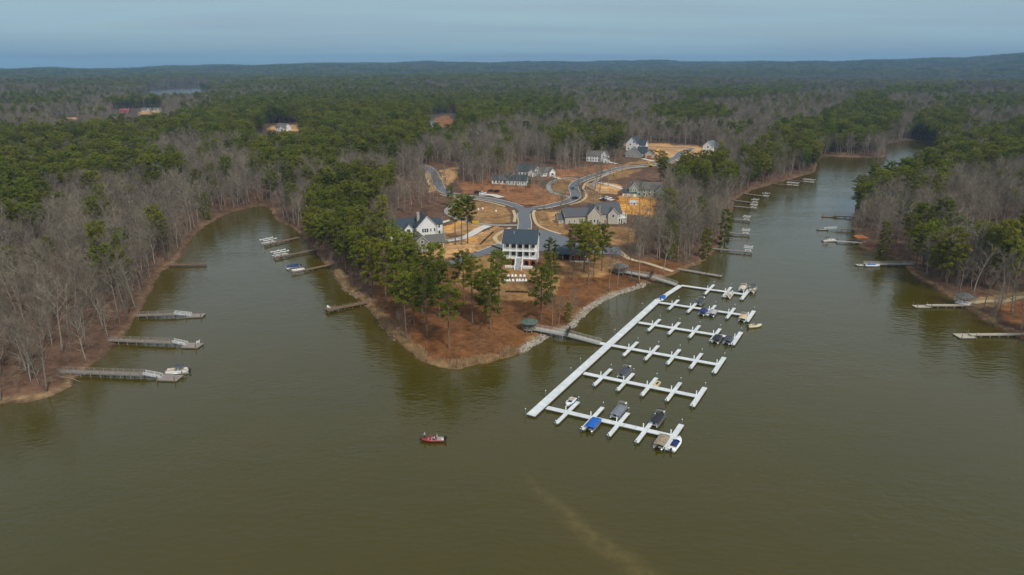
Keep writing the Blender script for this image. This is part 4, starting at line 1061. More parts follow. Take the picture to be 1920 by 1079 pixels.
# ------------------------------------------------------------------ boats
FAB = {}
def fabric(name, c): return mat(name, c, 0.75, 0.22, 1.4)
f_blue = fabric('royal_blue_canvas', (0.012, 0.10, 0.42)); f_navy = fabric('navy_canvas', (0.012, 0.03, 0.13)); f_black = fabric('black_canvas', (0.022, 0.024, 0.03))
f_grey = fabric('grey_canvas', (0.17, 0.185, 0.22)); f_dgrey = fabric('dark_grey_canvas', (0.055, 0.06, 0.075)); f_tan = fabric('tan_canvas', (0.55, 0.42, 0.27)); f_camo = mat('camouflage_canvas', (0.27, 0.22, 0.15), .8, .6, 2.2)
f_cream = mat('cream_gelcoat', (0.66, 0.60, 0.42), .3, .08, 1.0); f_red = mat('red_gelcoat', (0.28, 0.02, 0.026), .3, .12, 1.0, spec=.6); f_white = mat('white_gelcoat', (0.78, 0.79, 0.78), .3, .05, 1.0)
f_silver = mat('silver_panel', (0.36, 0.37, 0.38), .35, .12, 1.0, metal=.3); f_brick = mat('carpet_grey', (0.30, 0.27, 0.25), .95, .2, 3.0)
def outboard(parent, x, z=.7, s=1.0, m=None):
    o = MB().box((x - .1 * s, 0, z + .35 * s), (.62 * s, .42 * s, .62 * s), 0, 0, .82).build('outboard_motor', m or m_black, parent)
    MB().box((x - .05 * s, 0, z - .35 * s), (.26 * s, .16 * s, .95 * s)).box((x - .12 * s, 0, z - .75 * s), (.6 * s, .1 * s, .16 * s)).build('lower_unit', m_black, o)
def hoops(parent, x, w, zt, canopy=None, span=1.6):
    fr = MB()
    for k in (-1, -.3, .3, 1):
        xx = x + k * span / 2
        fr.tube([(x, -w / 2, .95), (xx, -w / 2 + .08, zt - .25), (xx, -w / 2 + .35, zt), (xx, w / 2 - .35, zt), (xx, w / 2 - .08, zt - .25), (x, w / 2, .95)], .03, 4)
    o = fr.build('canopy_frame', m_alu, parent)
    if canopy:
        secs = []
        for k in range(5):
            xx = x + (k / 4 - .5) * (span + .2); zz = zt + .06 + .05 * math.sin(k / 4 * math.pi)
            secs.append([(xx, -w / 2 + .02, zz - .22), (xx, -w / 4, zz), (xx, w / 4, zz), (xx, w / 2 - .02, zz - .22), (xx, w / 4, zz - .05), (xx, -w / 4, zz - .05)])
        MB().loft(secs).build('canopy', canopy, parent)
def pontoon(label, p, ang, cover=None, side=None, L=7.0, w=2.55, bim=None, bim_x=-1.4, seats=False, stow=None, tubes=None):
    b_ = thing('pontoon_boat', label, 'boat', (p.x, p.y, 0), ang)
    side = side or f_silver
    for s in (-1, 1):
        MB().tube([(-L / 2, s * .92, .18), (L / 2 - 1.0, s * .92, .18), (L / 2 - .35, s * .92, .26), (L / 2, s * .92, .36)], [.31, .31, .25, .06], 9).build('pontoon_tube', tubes or m_alu, b_, True)
    MB().box((0, 0, .52), (L - .5, w, .1)).box((0, 0, .44), (L - .9, w - .5, .07)).build('deck', m_seat if seats else m_galv, b_)
    x0, x1 = -L / 2 + .75, L / 2 - .75
    fp = MB()
    for s in (-1, 1): fp.box(((x0 + x1) / 2, s * (w / 2 - .06), .86), (x1 - x0, .05, .5))
    fp.box((x1, -.75, .86), (.05, w / 2 - .55, .5)).box((x1, .75, .86), (.05, w / 2 - .55, .5)).box((x0, .7, .86), (.05, w / 2 - .5, .5)).build('side_panel', side, b_)
    rl = MB()
    for s in (-1, 1): rl.tube([(x0, s * (w / 2 - .06), 1.18), (x1, s * (w / 2 - .06), 1.18)], .03, 4)
    rl.tube([(x1, -w / 2 + .06, 1.18), (x1, w / 2 - .06, 1.18)], .03, 4).build('rail', m_alu, b_)
    if cover:
        rnd = random.Random(label); secs = []
        for k in range(9):
            t = k / 8; x = x0 - .12 + (x1 - x0 + .24) * t; e = min(1, min(t, 1 - t) * 6 + .25)
            zc = 1.18 + .34 * e * (1 - .25 * t) + rnd.uniform(-.05, .06)
            hw = w / 2 + .03 if 0 < k < 8 else w / 2 - .05
            secs.append([(x, -hw, .82 + rnd.uniform(-.04, .04)), (x, -hw, 1.16), (x, -hw * .45, zc - .06 + rnd.uniform(-.04, .04)), (x, 0, zc + .03), (x, hw * .45, zc - .06 + rnd.uniform(-.04, .04)), (x, hw, 1.16), (x, hw, .82 + rnd.uniform(-.04, .04))])
        MB().loft(secs, closed=False, caps=False).build('cover', cover, b_)
    if seats:
        st = MB()
        for s in (-1, 1): st.box((1.4, s * .85, .82), (2.0, .6, .48)).box((1.4, s * 1.12, 1.08), (2.0, .16, .3))
        st.build('bench_seat', m_seat, b_)
        MB().box((-1.9, .55, .82), (1.6, 1.1, .5)).box((-2.6, .55, 1.1), (.2, 1.1, .35)).build('stern_lounge', m_seat, b_)
        MB().box((-.35, -.75, .95), (.55, .75, .8), 0, 0, .8).box((-.15, -.75, 1.45), (.05, .6, .25)).build('console', f_white, b_)
        MB().box((-1.1, -.7, .85), (.55, .55, .5)).box((-1.35, -.7, 1.2), (.14, .5, .55)).build('helm_seat', m_seat, b_)
    if bim or bim is False: hoops(b_, bim_x, w - .1, 2.35 if bim is False else 2.5, bim or None, 1.1 if bim is False else 2.4)
    if stow: MB().tube([(bim_x - .5, -w / 2 + .2, 2.4), (bim_x - .5, w / 2 - .2, 2.4)], .11, 6).build('stowed_canopy', stow, b_)
    outboard(b_, -L / 2 - .1, .62, 1.0)
    return b_
def hull_secs(L, w, fb=.75, dz=0.0, n=11, stern=.86):
    secs = []
    for k in range(n):
        t = k / (n - 1); x = -L / 2 + L * t
        hw = w / 2 * (stern + (1 - stern) * min(1, t * 2.2)) * (1 if t < .5 else max(.03, math.cos((t - .5) / .5 * math.pi / 2) ** .62))
        zt = fb + .22 * max(0, t - .4) ** 2 / .36
        zk = -.22 + .42 * max(0, t - .62) ** 2 / .14
        zk = min(zk, zt - .1)
        secs.append([(x, 0, zk), (x, hw * .62, zk + .16), (x, hw * .9, .12 + (zt - .12) * .35 * (1 if t < .9 else 1.0)), (x, hw, zt + dz), (x, hw * .96, zt + .05 + dz), (x, -hw * .96, zt + .05 + dz), (x, -hw, zt + dz), (x, -hw * .9, .12 + (zt - .12) * .35), (x, -hw * .62, zk + .16)])
    return secs
def runabout(label, p, ang, cover=None, L=6.2, w=2.35, hullm=None, seats=False, trim=None, shield=True, motor=True, snug=False):
    b_ = thing('runabout_boat', label, 'boat', (p.x, p.y, 0), ang)
    hullm = hullm or f_white
    MB().loft(hull_secs(L, w)).build('hull', hullm, b_, True)
    if trim:
        tm = MB()
        S = hull_secs(L * 1.003, w * 1.008)
        for s in (3, 6): tm.tube([(q[s][0], q[s][1], q[s][2] - .12) for q in S[:-1]], .06, 4)
        tm.build('stripe', trim, b_)
    MB().box((-L * .12, 0, .806), (L * .5, w * .66, .05)).build('cockpit_floor', m_seat, b_)
    co = MB()
    for s in (-1, 1): co.box((-L * .12, s * w * .37, .9), (L * .54, w * .07, .22))
    co.box((-L * .39, 0, .9), (.16, w * .7, .22)).build('coaming', hullm, b_)
    if seats or not cover:
        for x, y in ((-L * .02, .5), (-L * .02, -.5)):
            st = MB().box((x - .1, y, .98), (.5, .5, .3)).box((x - .36, y, 1.2), (.14, .5, .45)).build('seat', m_seat, b_)
        MB().box((-L * .33, 0, .98), (.55, w * .6, .32)).build('stern_bench', m_seat, b_)
        MB().box((L * .09, -.52, .98), (.35, .55, .34)).build('console', f_white, b_)
    if shield:
        x = L * .13
        MB().add([(x, -w * .38, .84), (x + .25, 0, .86), (x, w * .38, .84), (x - .35, w * .36, 1.28), (x - .15, 0, 1.32), (x - .35, -w * .36, 1.28)], [(0, 1, 4, 5), (1, 2, 3, 4)]).build('windshield', m_glass, b_)
    if cover:
        rnd = random.Random(label); secs = []
        for k in range(8):
            t = k / 7; x = (-L * .30 + L * .48 * t) if snug else (-L * .43 + L * .66 * t); hw = w * (.36 if snug else .47) * (1 if t < .6 else 1 - .35 * ((t - .6) / .4) ** 1.5) + .03; zc = 1.05 + .32 * math.sin(min(1, t * 1.15 + .12) * math.pi) + rnd.uniform(-.03, .04)
            secs.append([(x, -hw, .84 if snug else .70), (x, -hw, .93), (x, -hw * .5, zc), (x, 0, zc + .08), (x, hw * .5, zc), (x, hw, .93), (x, hw, .84 if snug else .70)])
        MB().loft(secs, closed=False, caps=False).build('cover', cover, b_)
    if motor: outboard(b_, -L / 2 - .12, .62, .9)
    return b_
UP, DN = SPA, SPA + math.pi
BOATS = [
 lambda: runabout('small white runabout tied at the first slip of the nearest row', M1(328, 762), DN, L=5.2, w=2.1, trim=f_blue),
 lambda: pontoon('pontoon boat under a bright blue cover in the nearest row', M1(456, 888), UP, f_blue, L=6.9, stow=None),
 lambda: pontoon('pontoon boat under a light grey cover with bare hoops', M1(600, 818), DN, f_grey, L=7.6, bim=False, bim_x=-2.6),
 lambda: pontoon('pontoon boat under a black cover in the nearest row', M1(816, 864), DN, f_black, L=7.0, bim=False, bim_x=-2.5, stow=f_black),
 lambda: pontoon('camouflage brown pontoon boat on the nearest row end', M1(842, 985), UP, f_camo, side=f_camo, L=6.9),
 lambda: runabout('white runabout with navy cockpit cover at the dock end', M1(919, 997), UP, f_navy, L=7.0, w=2.6, snug=True),
 lambda: pontoon('pontoon boat under a dark grey cover in the second row', M1(630, 600), DN, f_dgrey, L=6.8, bim=False, bim_x=-2.4, stow=f_black),
 lambda: pontoon('black covered pontoon left of its twin in the fourth row', M1(1153, 408), UP, f_black, L=6.6),
 lambda: pontoon('black covered pontoon nearest the end of the fourth row', M1(1216, 414), UP, f_dgrey, L=6.6),
 lambda: runabout('runabout under a bright blue cover by the long walkway', M1(850, 175), UP, f_blue, L=6.8, w=2.5),
 lambda: pontoon('grey covered pontoon with open hoop in the fifth row', M1(1056, 202), DN, f_dgrey, L=6.4, bim=False, bim_x=-2.3, stow=f_black),
 lambda: pontoon('navy covered pontoon in the middle of the fifth row', M1(1074, 256), UP, f_navy, L=6.3),
 lambda: pontoon('silver grey covered pontoon beside the navy one', M1(1129, 262), UP, fabric('silver_canvas', (.36, .36, .37)), L=6.6),
 lambda: pontoon('tan covered pontoon at the end of the fifth row', M1(1300, 290), UP, f_tan, L=6.8, bim=False, bim_x=1.2),
 lambda: pontoon('cream open pontoon with seats in the farthest row', M1(1221, 162), UP, None, side=f_white, L=6.8, seats=True, bim=False, bim_x=1.0),
 lambda: pontoon('pale tan covered pontoon at the far corner slip', M1(1297, 124), DN, fabric('pale_tan_canvas', (.6, .47, .36)), side=f_white, L=6.8, bim=False, bim_x=-1.4),
 lambda: pontoon('silver pontoon with dark canopy outside the farthest row', M1(1353, 133), UP, None, side=f_silver, L=6.6, seats=True, bim=f_dgrey, bim_x=1.2),
]
for fn in BOATS: fn()
# drive-on float and its tan mat
pt = M1(816, 657)
fl = thing('drive_on_float', 'small tan drive-on float in the second row', 'float', (pt.x, pt.y, 0), UP)
MB().loft([[(x, -hw, .05), (x, hw, .05), (x, hw, zt), (x, hw * .5, zt - .1), (x, -hw * .5, zt - .1), (x, -hw, zt)] for x, hw, zt in ((-1.9, .6, .25), (-1.5, .75, .4), (1.2, .75, .45), (1.9, .5, .5))]).build('float_body', mat('tan_plastic', (.55, .45, .25), .6), fl)
MB().box((.3, 0, .52), (1.5, .35, .25)).build('bow_stop', m_black, fl)
# the two moving boats
mb_ = runabout('cream runabout under way off the dock end', M1(1366, 334), R(16), L=5.6, w=2.1, hullm=f_cream, seats=True)
def person(label, p, shirt, trousers, seated=False, rz=0.0, z=0.0, name='person', hat=None):
    me = bpy.data.meshes.new('person')
    if seated:
        J = {'pel': (0, 0, .52, .15), 'bel': (0, 0, .70, .13), 'ch': (.02, 0, .92, .16), 'nk': (.03, 0, 1.10, .06), 'hd': (.05, 0, 1.22, .095), 'tp': (.05, 0, 1.34, .07)}
        for s, q in ((-1, 'r'), (1, 'l')):
            J.update({'sh' + q: (.02, s * .19, 1.03, .075), 'el' + q: (.10, s * .27, .78, .05), 'wr' + q: (.32, s * .20, .78, .035), 'ha' + q: (.40, s * .17, .80, .04), 'hp' + q: (.05, s * .10, .50, .10), 'kn' + q: (.45, s * .13, .52, .07), 'an' + q: (.48, s * .13, .12, .045), 'ft' + q: (.62, s * .14, .06, .045)})
    else:
        J = {'pel': (0, 0, .95, .145), 'bel': (0, 0, 1.12, .13), 'ch': (0, 0, 1.34, .16), 'nk': (.01, 0, 1.52, .06), 'hd': (.03, 0, 1.64, .095), 'tp': (.03, 0, 1.76, .07)}
        for s, q in ((-1, 'r'), (1, 'l')):
            J.update({'sh' + q: (0, s * .2, 1.44, .075), 'el' + q: (.04, s * .28, 1.16, .05), 'wr' + q: (.26, s * .22, 1.10, .035), 'ha' + q: (.34, s * .19, 1.12, .04), 'hp' + q: (0, s * .1, .88, .10), 'kn' + q: (.02, s * .12, .48, .07), 'an' + q: (0, s * .13, .09, .045), 'ft' + q: (.14, s * .15, .05, .045)})
    ks = list(J); ed = [('pel', 'bel'), ('bel', 'ch'), ('ch', 'nk'), ('nk', 'hd'), ('hd', 'tp')]
    for q in 'rl': ed += [('ch', 'sh' + q), ('sh' + q, 'el' + q), ('el' + q, 'wr' + q), ('wr' + q, 'ha' + q), ('pel', 'hp' + q), ('hp' + q, 'kn' + q), ('kn' + q, 'an' + q), ('an' + q, 'ft' + q)]
    me.from_pydata([J[k][:3] for k in ks], [(ks.index(a), ks.index(b2)) for a, b2 in ed], [])
    o = bpy.data.objects.new('person_form', me); C.objects.link(o)
    o.modifiers.new('skin', 'SKIN'); o.modifiers.new('sub', 'SUBSURF').levels = 1
    for k, v in zip(ks, me.skin_vertices[0].data): v.radius = (J[k][3], J[k][3]); v.use_root = (k == 'pel')
    dg = bpy.context.evaluated_depsgraph_get(); body = bpy.data.meshes.new_from_object(o.evaluated_get(dg)); bpy.data.objects.remove(o)
    skin = mat('skin', (.45, .27, .19), .6, .08); hair = hat or mat('dark_hair', (.03, .02, .015), .8)
    body.materials.clear()
    for m_ in (skin, shirt, trousers, hair, m_black): body.materials.append(m_)
    tz, ty, hd = J['pel'][2], .5, J['hd'][2]
    for f in body.polygons:
        c = f.center
        if c.z > hd + .03: f.material_index = 3
        elif c.z > J['nk'][2] - .02: f.material_index = 0
        elif c.z < .1: f.material_index = 4
        elif (c.z > tz + .06 and (c.x < .22)): f.material_index = 1
        elif c.z > tz + .1: f.material_index = 0
        else: f.material_index = 2
        f.use_smooth = True
    body.name = name
    b_ = bpy.data.objects.new(name, body); C.objects.link(b_); b_.location = (p.x, p.y, z); b_.rotation_euler = (0, 0, rz)
    return tag(b_, label, 'person')
c_grey, c_wht, c_dark, c_red = mat('grey_shirt', (.38, .38, .37), .9), mat('white_shirt', (.7, .68, .66), .9), mat('dark_trousers', (.02, .022, .03), .9), mat('plum_jacket', (.16, .03, .06), .9)
d16 = Vector((math.cos(R(16)), math.sin(R(16)), 0)); n16 = Vector((-d16.y, d16.x, 0))
person('driver in dark jacket steering the cream runabout', mb_.location + d16 * -.3 + n16 * -.5, c_dark, c_dark, True, R(16), .62)
bp = Vector(W(811, 825, .3)); bp.z = 0
bb = thing('bass_boat', 'red bass boat drifting on the open water', 'boat', bp, R(180))
MB().loft(hull_secs(6.1, 2.25, .52, n=13, stern=.92)).build('hull', f_red, bb, True)
MB().box((1.55, 0, .585), (1.7, 1.2, .07)).box((2.5, 0, .60), (.5, .6, .07)).build('bow_deck', f_brick, bb)
MB().box((-2.0, 0, .62), (1.7, 1.75, .1)).build('stern_deck', f_brick, bb)
MB().box((0, 0, .585), (1.9, 1.75, .04)).build('cockpit_floor', f_brick, bb)
for s in (-1, 1):
    MB().box((.55, s * .5, .85), (.45, .55, .5), 0, 0, .75).build('console', f_red, bb)
    MB().box((-.55, s * .5, .8), (.5, .55, .3)).box((-.8, s * .5, 1.02), (.14, .55, .42)).build('seat', c_red, bb)
outboard(bb, -3.15, .6, 1.15)
MB().tube([(2.75, .25, .6), (2.95, .25, 1.0), (3.2, .25, -.3)], .05, 5).box((3.0, .25, .95), (.35, .14, .14)).build('trolling_motor', m_black, bb)
MB().box((-2.6, .55, .78), (.5, .4, .25)).build('cooler', f_white, bb)
person('person in light shirt and dark trousers standing on the red boat bow', bp + Vector((-1.95, .05, 0)), c_grey, c_dark, False, R(140), .62, hat=c_wht)
person('person in white shirt seated at the red boat console', bp + Vector((.55, -.5, 0)), c_wht, c_dark, True, R(180), .42)
person('person in pale grey top seated behind on the red boat', bp + Vector((1.15, .45, 0)), mat('pale_top', (.5, .48, .5), .9), c_grey, True, R(180), .42, hat=c_wht)

# ------------------------------------------------------------------ private docks
def lift(parent, x, y, w=3.4, d=3.4, z=2.9):
    for sx in (-1, 1):
        for sy in (-1, 1): MB().tube([(x + sx * w / 2, y + sy * d / 2, -3), (x + sx * w / 2, y + sy * d / 2, z)], .1, 6).build('lift_post', m_wood, parent)
    bm_ = MB()
    for k in (-1, 1):
        bm_.box((x, y + k * d / 2, z - .15), (w + .9, .22, .26)); bm_.box((x + k * w / 2 * .7, y, .9), (.18, d + .6, .22)); bm_.box((x, y + k * d / 2 * .5, 1.15), (w, .22, .14))
    bm_.build('lift_beam', m_white, parent)
    for sx in (-1, 1):
        for sy in (-1, 1): MB().box((x + sx * w / 2, y + sy * d / 2, z + .12), (.36, .36, .26)).build('lift_motor', m_white, parent)
def pier(label, a_px, b_px, w=1.5, z=1.1, dm=None, rails=(False, False), plat=None, gang=0.0, lifts=(), plat_z=.45, name='pier'):
    """a: shore end, b: lake end; x runs out over the water"""
    a = Vector(W(*a_px, z)); b_ = Vector(W(*b_px, z)); d = b_ - a; L = d.length; ang = math.atan2(d.y, d.x)
    dm = dm or m_wood
    g = thing(name, label, 'pier', (a.x, a.y, 0), ang)
    Lf = L * (1 - gang)
    mb = MB(); k = max(2, int(Lf / .55))
    for i in range(k): mb.box((Lf * (i + .5) / k, 0, z - .05), (Lf / k - .06, w, .1))
    dk = mb.build('deck', dm, g)
    st = MB()
    for s in (-1, 1): st.box((Lf / 2, s * (w / 2 - .14), z - .25), (Lf, .1, .28))
    st.build('stringer', dm, dk)
    for x in np.arange(.8, Lf + .1, 3.2):
        for s in (-1, 1): MB().tube([(x, s * (w / 2 - .02), -3.5), (x, s * (w / 2 - .02), z + (.1 if not any(rails) else 1.1))], .11, 6).build('post', dm, g)
    for s, on in zip((-1, 1), rails):
        if on: r_ = MB(); railing(r_, Vector((0, s * w / 2, 0)), Vector((Lf, s * w / 2, 0)), z, z, 1.05); r_.build('railing', dm, g)
    if gang:
        gm_ = MB(); k = 14
        for i in range(k): x = Lf + (L - Lf) * (i + .5) / k; gm_.box((x, 0, z + (plat_z - z) * (i + .5) / k), ((L - Lf) / k - .03, w * .85, .08))
        gg = gm_.build('gangway', m_alu, g); r_ = MB()
        for s in (-1, 1): railing(r_, Vector((Lf, s * w * .42, 0)), Vector((L, s * w * .42, 0)), z, plat_z, 1.0)
        r_.build('railing', m_white, gg)
    if plat:
        px_, py_, off = plat
        pm_ = MB(); k = max(3, int(px_ / .5))
        for i in range(k): pm_.box((L + off + px_ * ((i + .5) / k - .5), 0, plat_z - .06), (px_ / k - .05, py_, .12))
        po = pm_.build('platform', dm, g)
        MB().box((L + off, 0, plat_z - .3), (px_ - .3, py_ - .3, .34)).build('float', m_float, po)
        for sx in (-1, 1):
            for sy in (-1, 1): MB().tube([(L + off + sx * px_ * .42, sy * (py_ / 2 + .1), -3.5), (L + off + sx * px_ * .42, sy * (py_ / 2 + .1), 1.9)], .12, 6).build('piling', m_wood2, po)
    for lx, ly in lifts: lift(g, L + lx, ly)
    return g
pier('long railed pier with pontoon boat, nearest on the left bank', (112, 696), (302, 703), 1.8, 1.3, rails=(True, True), gang=.16, plat=(6.5, 4.0, 2.6), dm=m_wood)
pier('railed pier with white chair, second on the left bank', (204, 637), (350, 643), 1.8, 1.3, rails=(True, True), gang=.17, plat=(6.0, 4.2, 1.8))
pier('railed pier with white gangway, third on the left bank', (256, 591), (358, 588), 1.8, 1.3, rails=(True, True), gang=.3, plat=(6.4, 4.0, 1.5), dm=m_wood)
pier('short brown pier farthest up the left bank', (313, 497), (387, 495), 1.7, .9, dm=m_wood2, rails=(True, False))
pier('pier with empty lift, farthest up the west peninsula shore', (560, 445), (496, 459), 1.7, 1.1, dm=m_wood2, lifts=((-2.4, -3.0), (-6.2, -3.0)))
pier('pier with empty lift, second up the west peninsula shore', (596, 467), (515, 483), 1.7, 1.1, dm=m_wood2, lifts=((-2.4, -3.0), (-6.2, -3.0)))
pier('pier with moored boats on the west peninsula shore', (634, 493), (547, 511), 1.8, 1.1, dm=m_wood2)
pier('low wooden pier with white chair near the peninsula point', (706, 563), (612, 581), 1.9, 1.2, dm=m_wood2, rails=(False, True), plat=(4.5, 3.4, -2.2), plat_z=1.24)
pier('low grey floating pier beside the upper footbridge', (1266, 503), (1345, 517), 2.6, .55, dm=m_wood, plat=(7.0, 2.8, -1.5), plat_z=.62)
for i, (a, b_, l_) in enumerate([((1336, 466), (1411, 473), 'nearest along the creek bank'), ((1362, 436), (1407, 440), 'second along the creek bank'), ((1368, 410), (1407, 414), 'third along the creek bank'),
     ((1372, 386), (1419, 391), 'fourth along the creek bank'), ((1372, 375), (1420, 381), 'fifth along the creek bank'), ((1392, 362), (1439, 369), 'sixth along the creek bank')]):
    pier('pier with white frame boat lift, ' + l_, a, b_, 1.7, 1.1, dm=m_wood, lifts=((-2.8, 3.0),) if i else ((-2.3, 3.0),))
pier('pier with white boat lift, seventh along the creek bank', (1446, 344), (1497, 349), 1.8, 1.1, dm=m_wood2, lifts=((-2.8, 3.0), (-7.5, 3.0)))
pier('pier with white boat lift, farthest up the creek bank', (1476, 337), (1525, 343), 1.8, 1.1, dm=m_wood2, lifts=((-2.8, 3.0), (-7.5, 3.0)))
pier('dark pier farthest up the right bank', (1608, 407), (1562, 405), 1.6, 1.0, dm=m_wood2, plat=(9.0, 2.6, 2.0))
pier('railed pier second up the right bank', (1604, 430), (1546, 428), 1.8, 1.2, dm=m_wood, rails=(True, True), gang=.4, plat=(6.0, 3.0, 1.0))
pier('grey pier with white pontoon boat on the right bank', (1616, 455), (1568, 452), 1.7, 1.0, dm=m_grey)
pier('railed grey pier with blue boat on the right bank', (1714, 495), (1620, 495), 1.7, 1.0, dm=m_grey, rails=(True, True), plat=(5.0, 3.0, 1.0))
pier('pale floating pier below the grey roofed shelter on the right bank', (1822, 572), (1737, 572), 1.6, 1.0, dm=mat('pale_planks', (.42, .38, .30), .9, .15), rails=(False, False), plat=(6.5, 2.8, 1.6))
pier('pale floating pier nearest on the right bank', (1926, 626), (1818, 627), 1.6, 1.0, dm=MATS['pale_planks'], rails=(False, False), plat=(6.0, 4.2, 1.6))
WV = lambda px_, py_, z=.6: Vector(W(px_, py_, z))
pontoon('white pontoon boat with dark canopy at the left bank pier', WV(331, 694, 1.0), R(190), None, side=f_white, L=7.2, seats=True, bim=f_dgrey, bim_x=-1.0)
pontoon('white pontoon boat at the right bank pier', WV(1555, 451), R(180), None, side=f_white, L=8.0, seats=True, bim=f_dgrey, bim_x=1.5)
runabout('white runabout with blue cover at the right bank pier', WV(1636, 498), R(0), f_blue, L=7.0, w=2.4, trim=f_blue, snug=True)
pontoon('blue trimmed pontoon boat at the west peninsula pier', WV(549, 500), R(205), f_navy, side=f_blue, L=7.0)
runabout('white runabout beside the blue one at the west peninsula pier', WV(559, 506), R(205), None, L=6.0, hullm=f_white, seats=True)
kp = WV(150, 703, .3)
kb = thing('dinghy', 'small white dinghy pulled up beside the left bank pier', 'boat', (kp.x, kp.y, .05), R(4))
MB().loft([[(x, -hw, .45), (x, -hw * .5, .06), (x, hw * .5, .06), (x, hw, .45), (x, hw * .85, .45), (x, 0, .24), (x, -hw * .85, .45)] for x, hw in ((-1.7, .5), (-.8, .65), (.6, .62), (1.4, .3), (1.8, .06))]).build('hull', f_white, kb)
MB().box((-.5, 0, .38), (.3, 1.0, .05)).box((.6, 0, .38), (.3, .9, .05)).build('thwart', f_red, kb)
gazebo('orange roofed shelter on the right bank shore', G(1613, 455), 3.4, mat('orange_roof', (.50, .17, .06), .8, .15), m_wood, .6, 2.4, 1.1, 4)
gazebo('grey roofed shelter above the pale pier on the right bank', G(1806, 571), 3.5, m_shing, m_white, .8, 2.6, 1.5, 4)
# ------------------------------------------------------------------ houses
m_roofb = mat('blue_grey_shingles', (0.038, 0.055, 0.072), 0.85, 0.16, 1.5)
m_roofg = mat('grey_shingles', (0.085, 0.09, 0.10), 0.9, 0.16, 1.5)
m_roofd = mat('brown_grey_shingles', (0.12, 0.115, 0.105), 0.9, 0.18, 1.5)
m_wallw = mat('white_siding', (0.74, 0.74, 0.72), 0.6, 0.05, 1.0)
m_wallb = mat('pale_blue_siding', (0.52, 0.62, 0.63), 0.6, 0.06, 1.0)
m_wallc = mat('beige_siding', (0.42, 0.385, 0.32), 0.7, 0.07, 1.0)
m_wallg = mat('green_siding', (0.30, 0.37, 0.31), 0.7, 0.07, 1.0)
m_wallt = mat('taupe_siding', (0.26, 0.24, 0.19), 0.7, 0.08, 1.0)
m_wallk = mat('grey_siding', (0.27, 0.27, 0.25), 0.7, 0.08, 1.0)
m_brick = mat('red_brick', (0.32, 0.115, 0.06), 0.9, 0.2, 3.0)
m_stone = mat('chimney_stone', (0.40, 0.35, 0.28), 0.9, 0.25, 2.5)
m_gdoor = mat('stained_wood_door', (0.33, 0.13, 0.045), 0.6, 0.2, 2.0)
m_rednb = mat('barn_red', (0.25, 0.05, 0.06), 0.7, 0.12, 1.0)
def xf(pts, x, y, z, a):
    c_, s_ = math.cos(a), math.sin(a)
    return [(x + p[0] * c_ - p[1] * s_, y + p[0] * s_ + p[1] * c_, z + p[2]) for p in pts]
def window(par, x, y, z, a, w=.95, h_=1.5, fm=None, n=2):
    """a: heading of the wall's outward normal measured so that a=0 looks to -y"""
    fr = MB(); t = .12
    for q in ([(-w / 2 - t, 0), (-w / 2, h_)], [(w / 2, 0), (w / 2 + t, h_)], [(-w / 2 - t, -t), (w / 2 + t, 0)], [(-w / 2 - t, h_), (w / 2 + t, h_ + t)]):
        (x0, z0), (x1, z1) = q
        B = MB().box(((x0 + x1) / 2, -.05, (z0 + z1) / 2), (x1 - x0, .10, z1 - z0)); fr.add(xf(B.v, x, y, z, a), B.f)
    B = MB().box((0, -.05, h_ / 2), (w, .06, .05)); fr.add(xf(B.v, x, y, z, a), B.f)
    o = fr.build('window', fm or m_white, par)
    B = MB().box((0, -.012, h_ / 2), (w, .03, h_)); MB().add(xf(B.v, x, y, z, a), B.f).build('pane', m_glass, o)
    return o
def door(par, x, y, z, a, w=1.1, h_=2.2, m=None, name='door'):
    B = MB().box((0, -.04, h_ / 2), (w, .08, h_)); o = MB().add(xf(B.v, x, y, z, a), B.f).build(name, m or m_gdoor, par)
    B = MB().box((w * .38, -.1, h_ * .48), (.07, .06, .14)); MB().add(xf(B.v, x, y, z, a), B.f).build('handle', m_black, o)
    F = MB()
    for q in (-1, 1): B = MB().box((q * (w / 2 + .07), -.05, h_ / 2), (.14, .1, h_)); F.add(xf(B.v, x, y, z, a), B.f)
    B = MB().box((0, -.05, h_ + .07), (w + .28, .1, .14)); F.add(xf(B.v, x, y, z, a), B.f); F.build('frame', m_white, o)
    return o
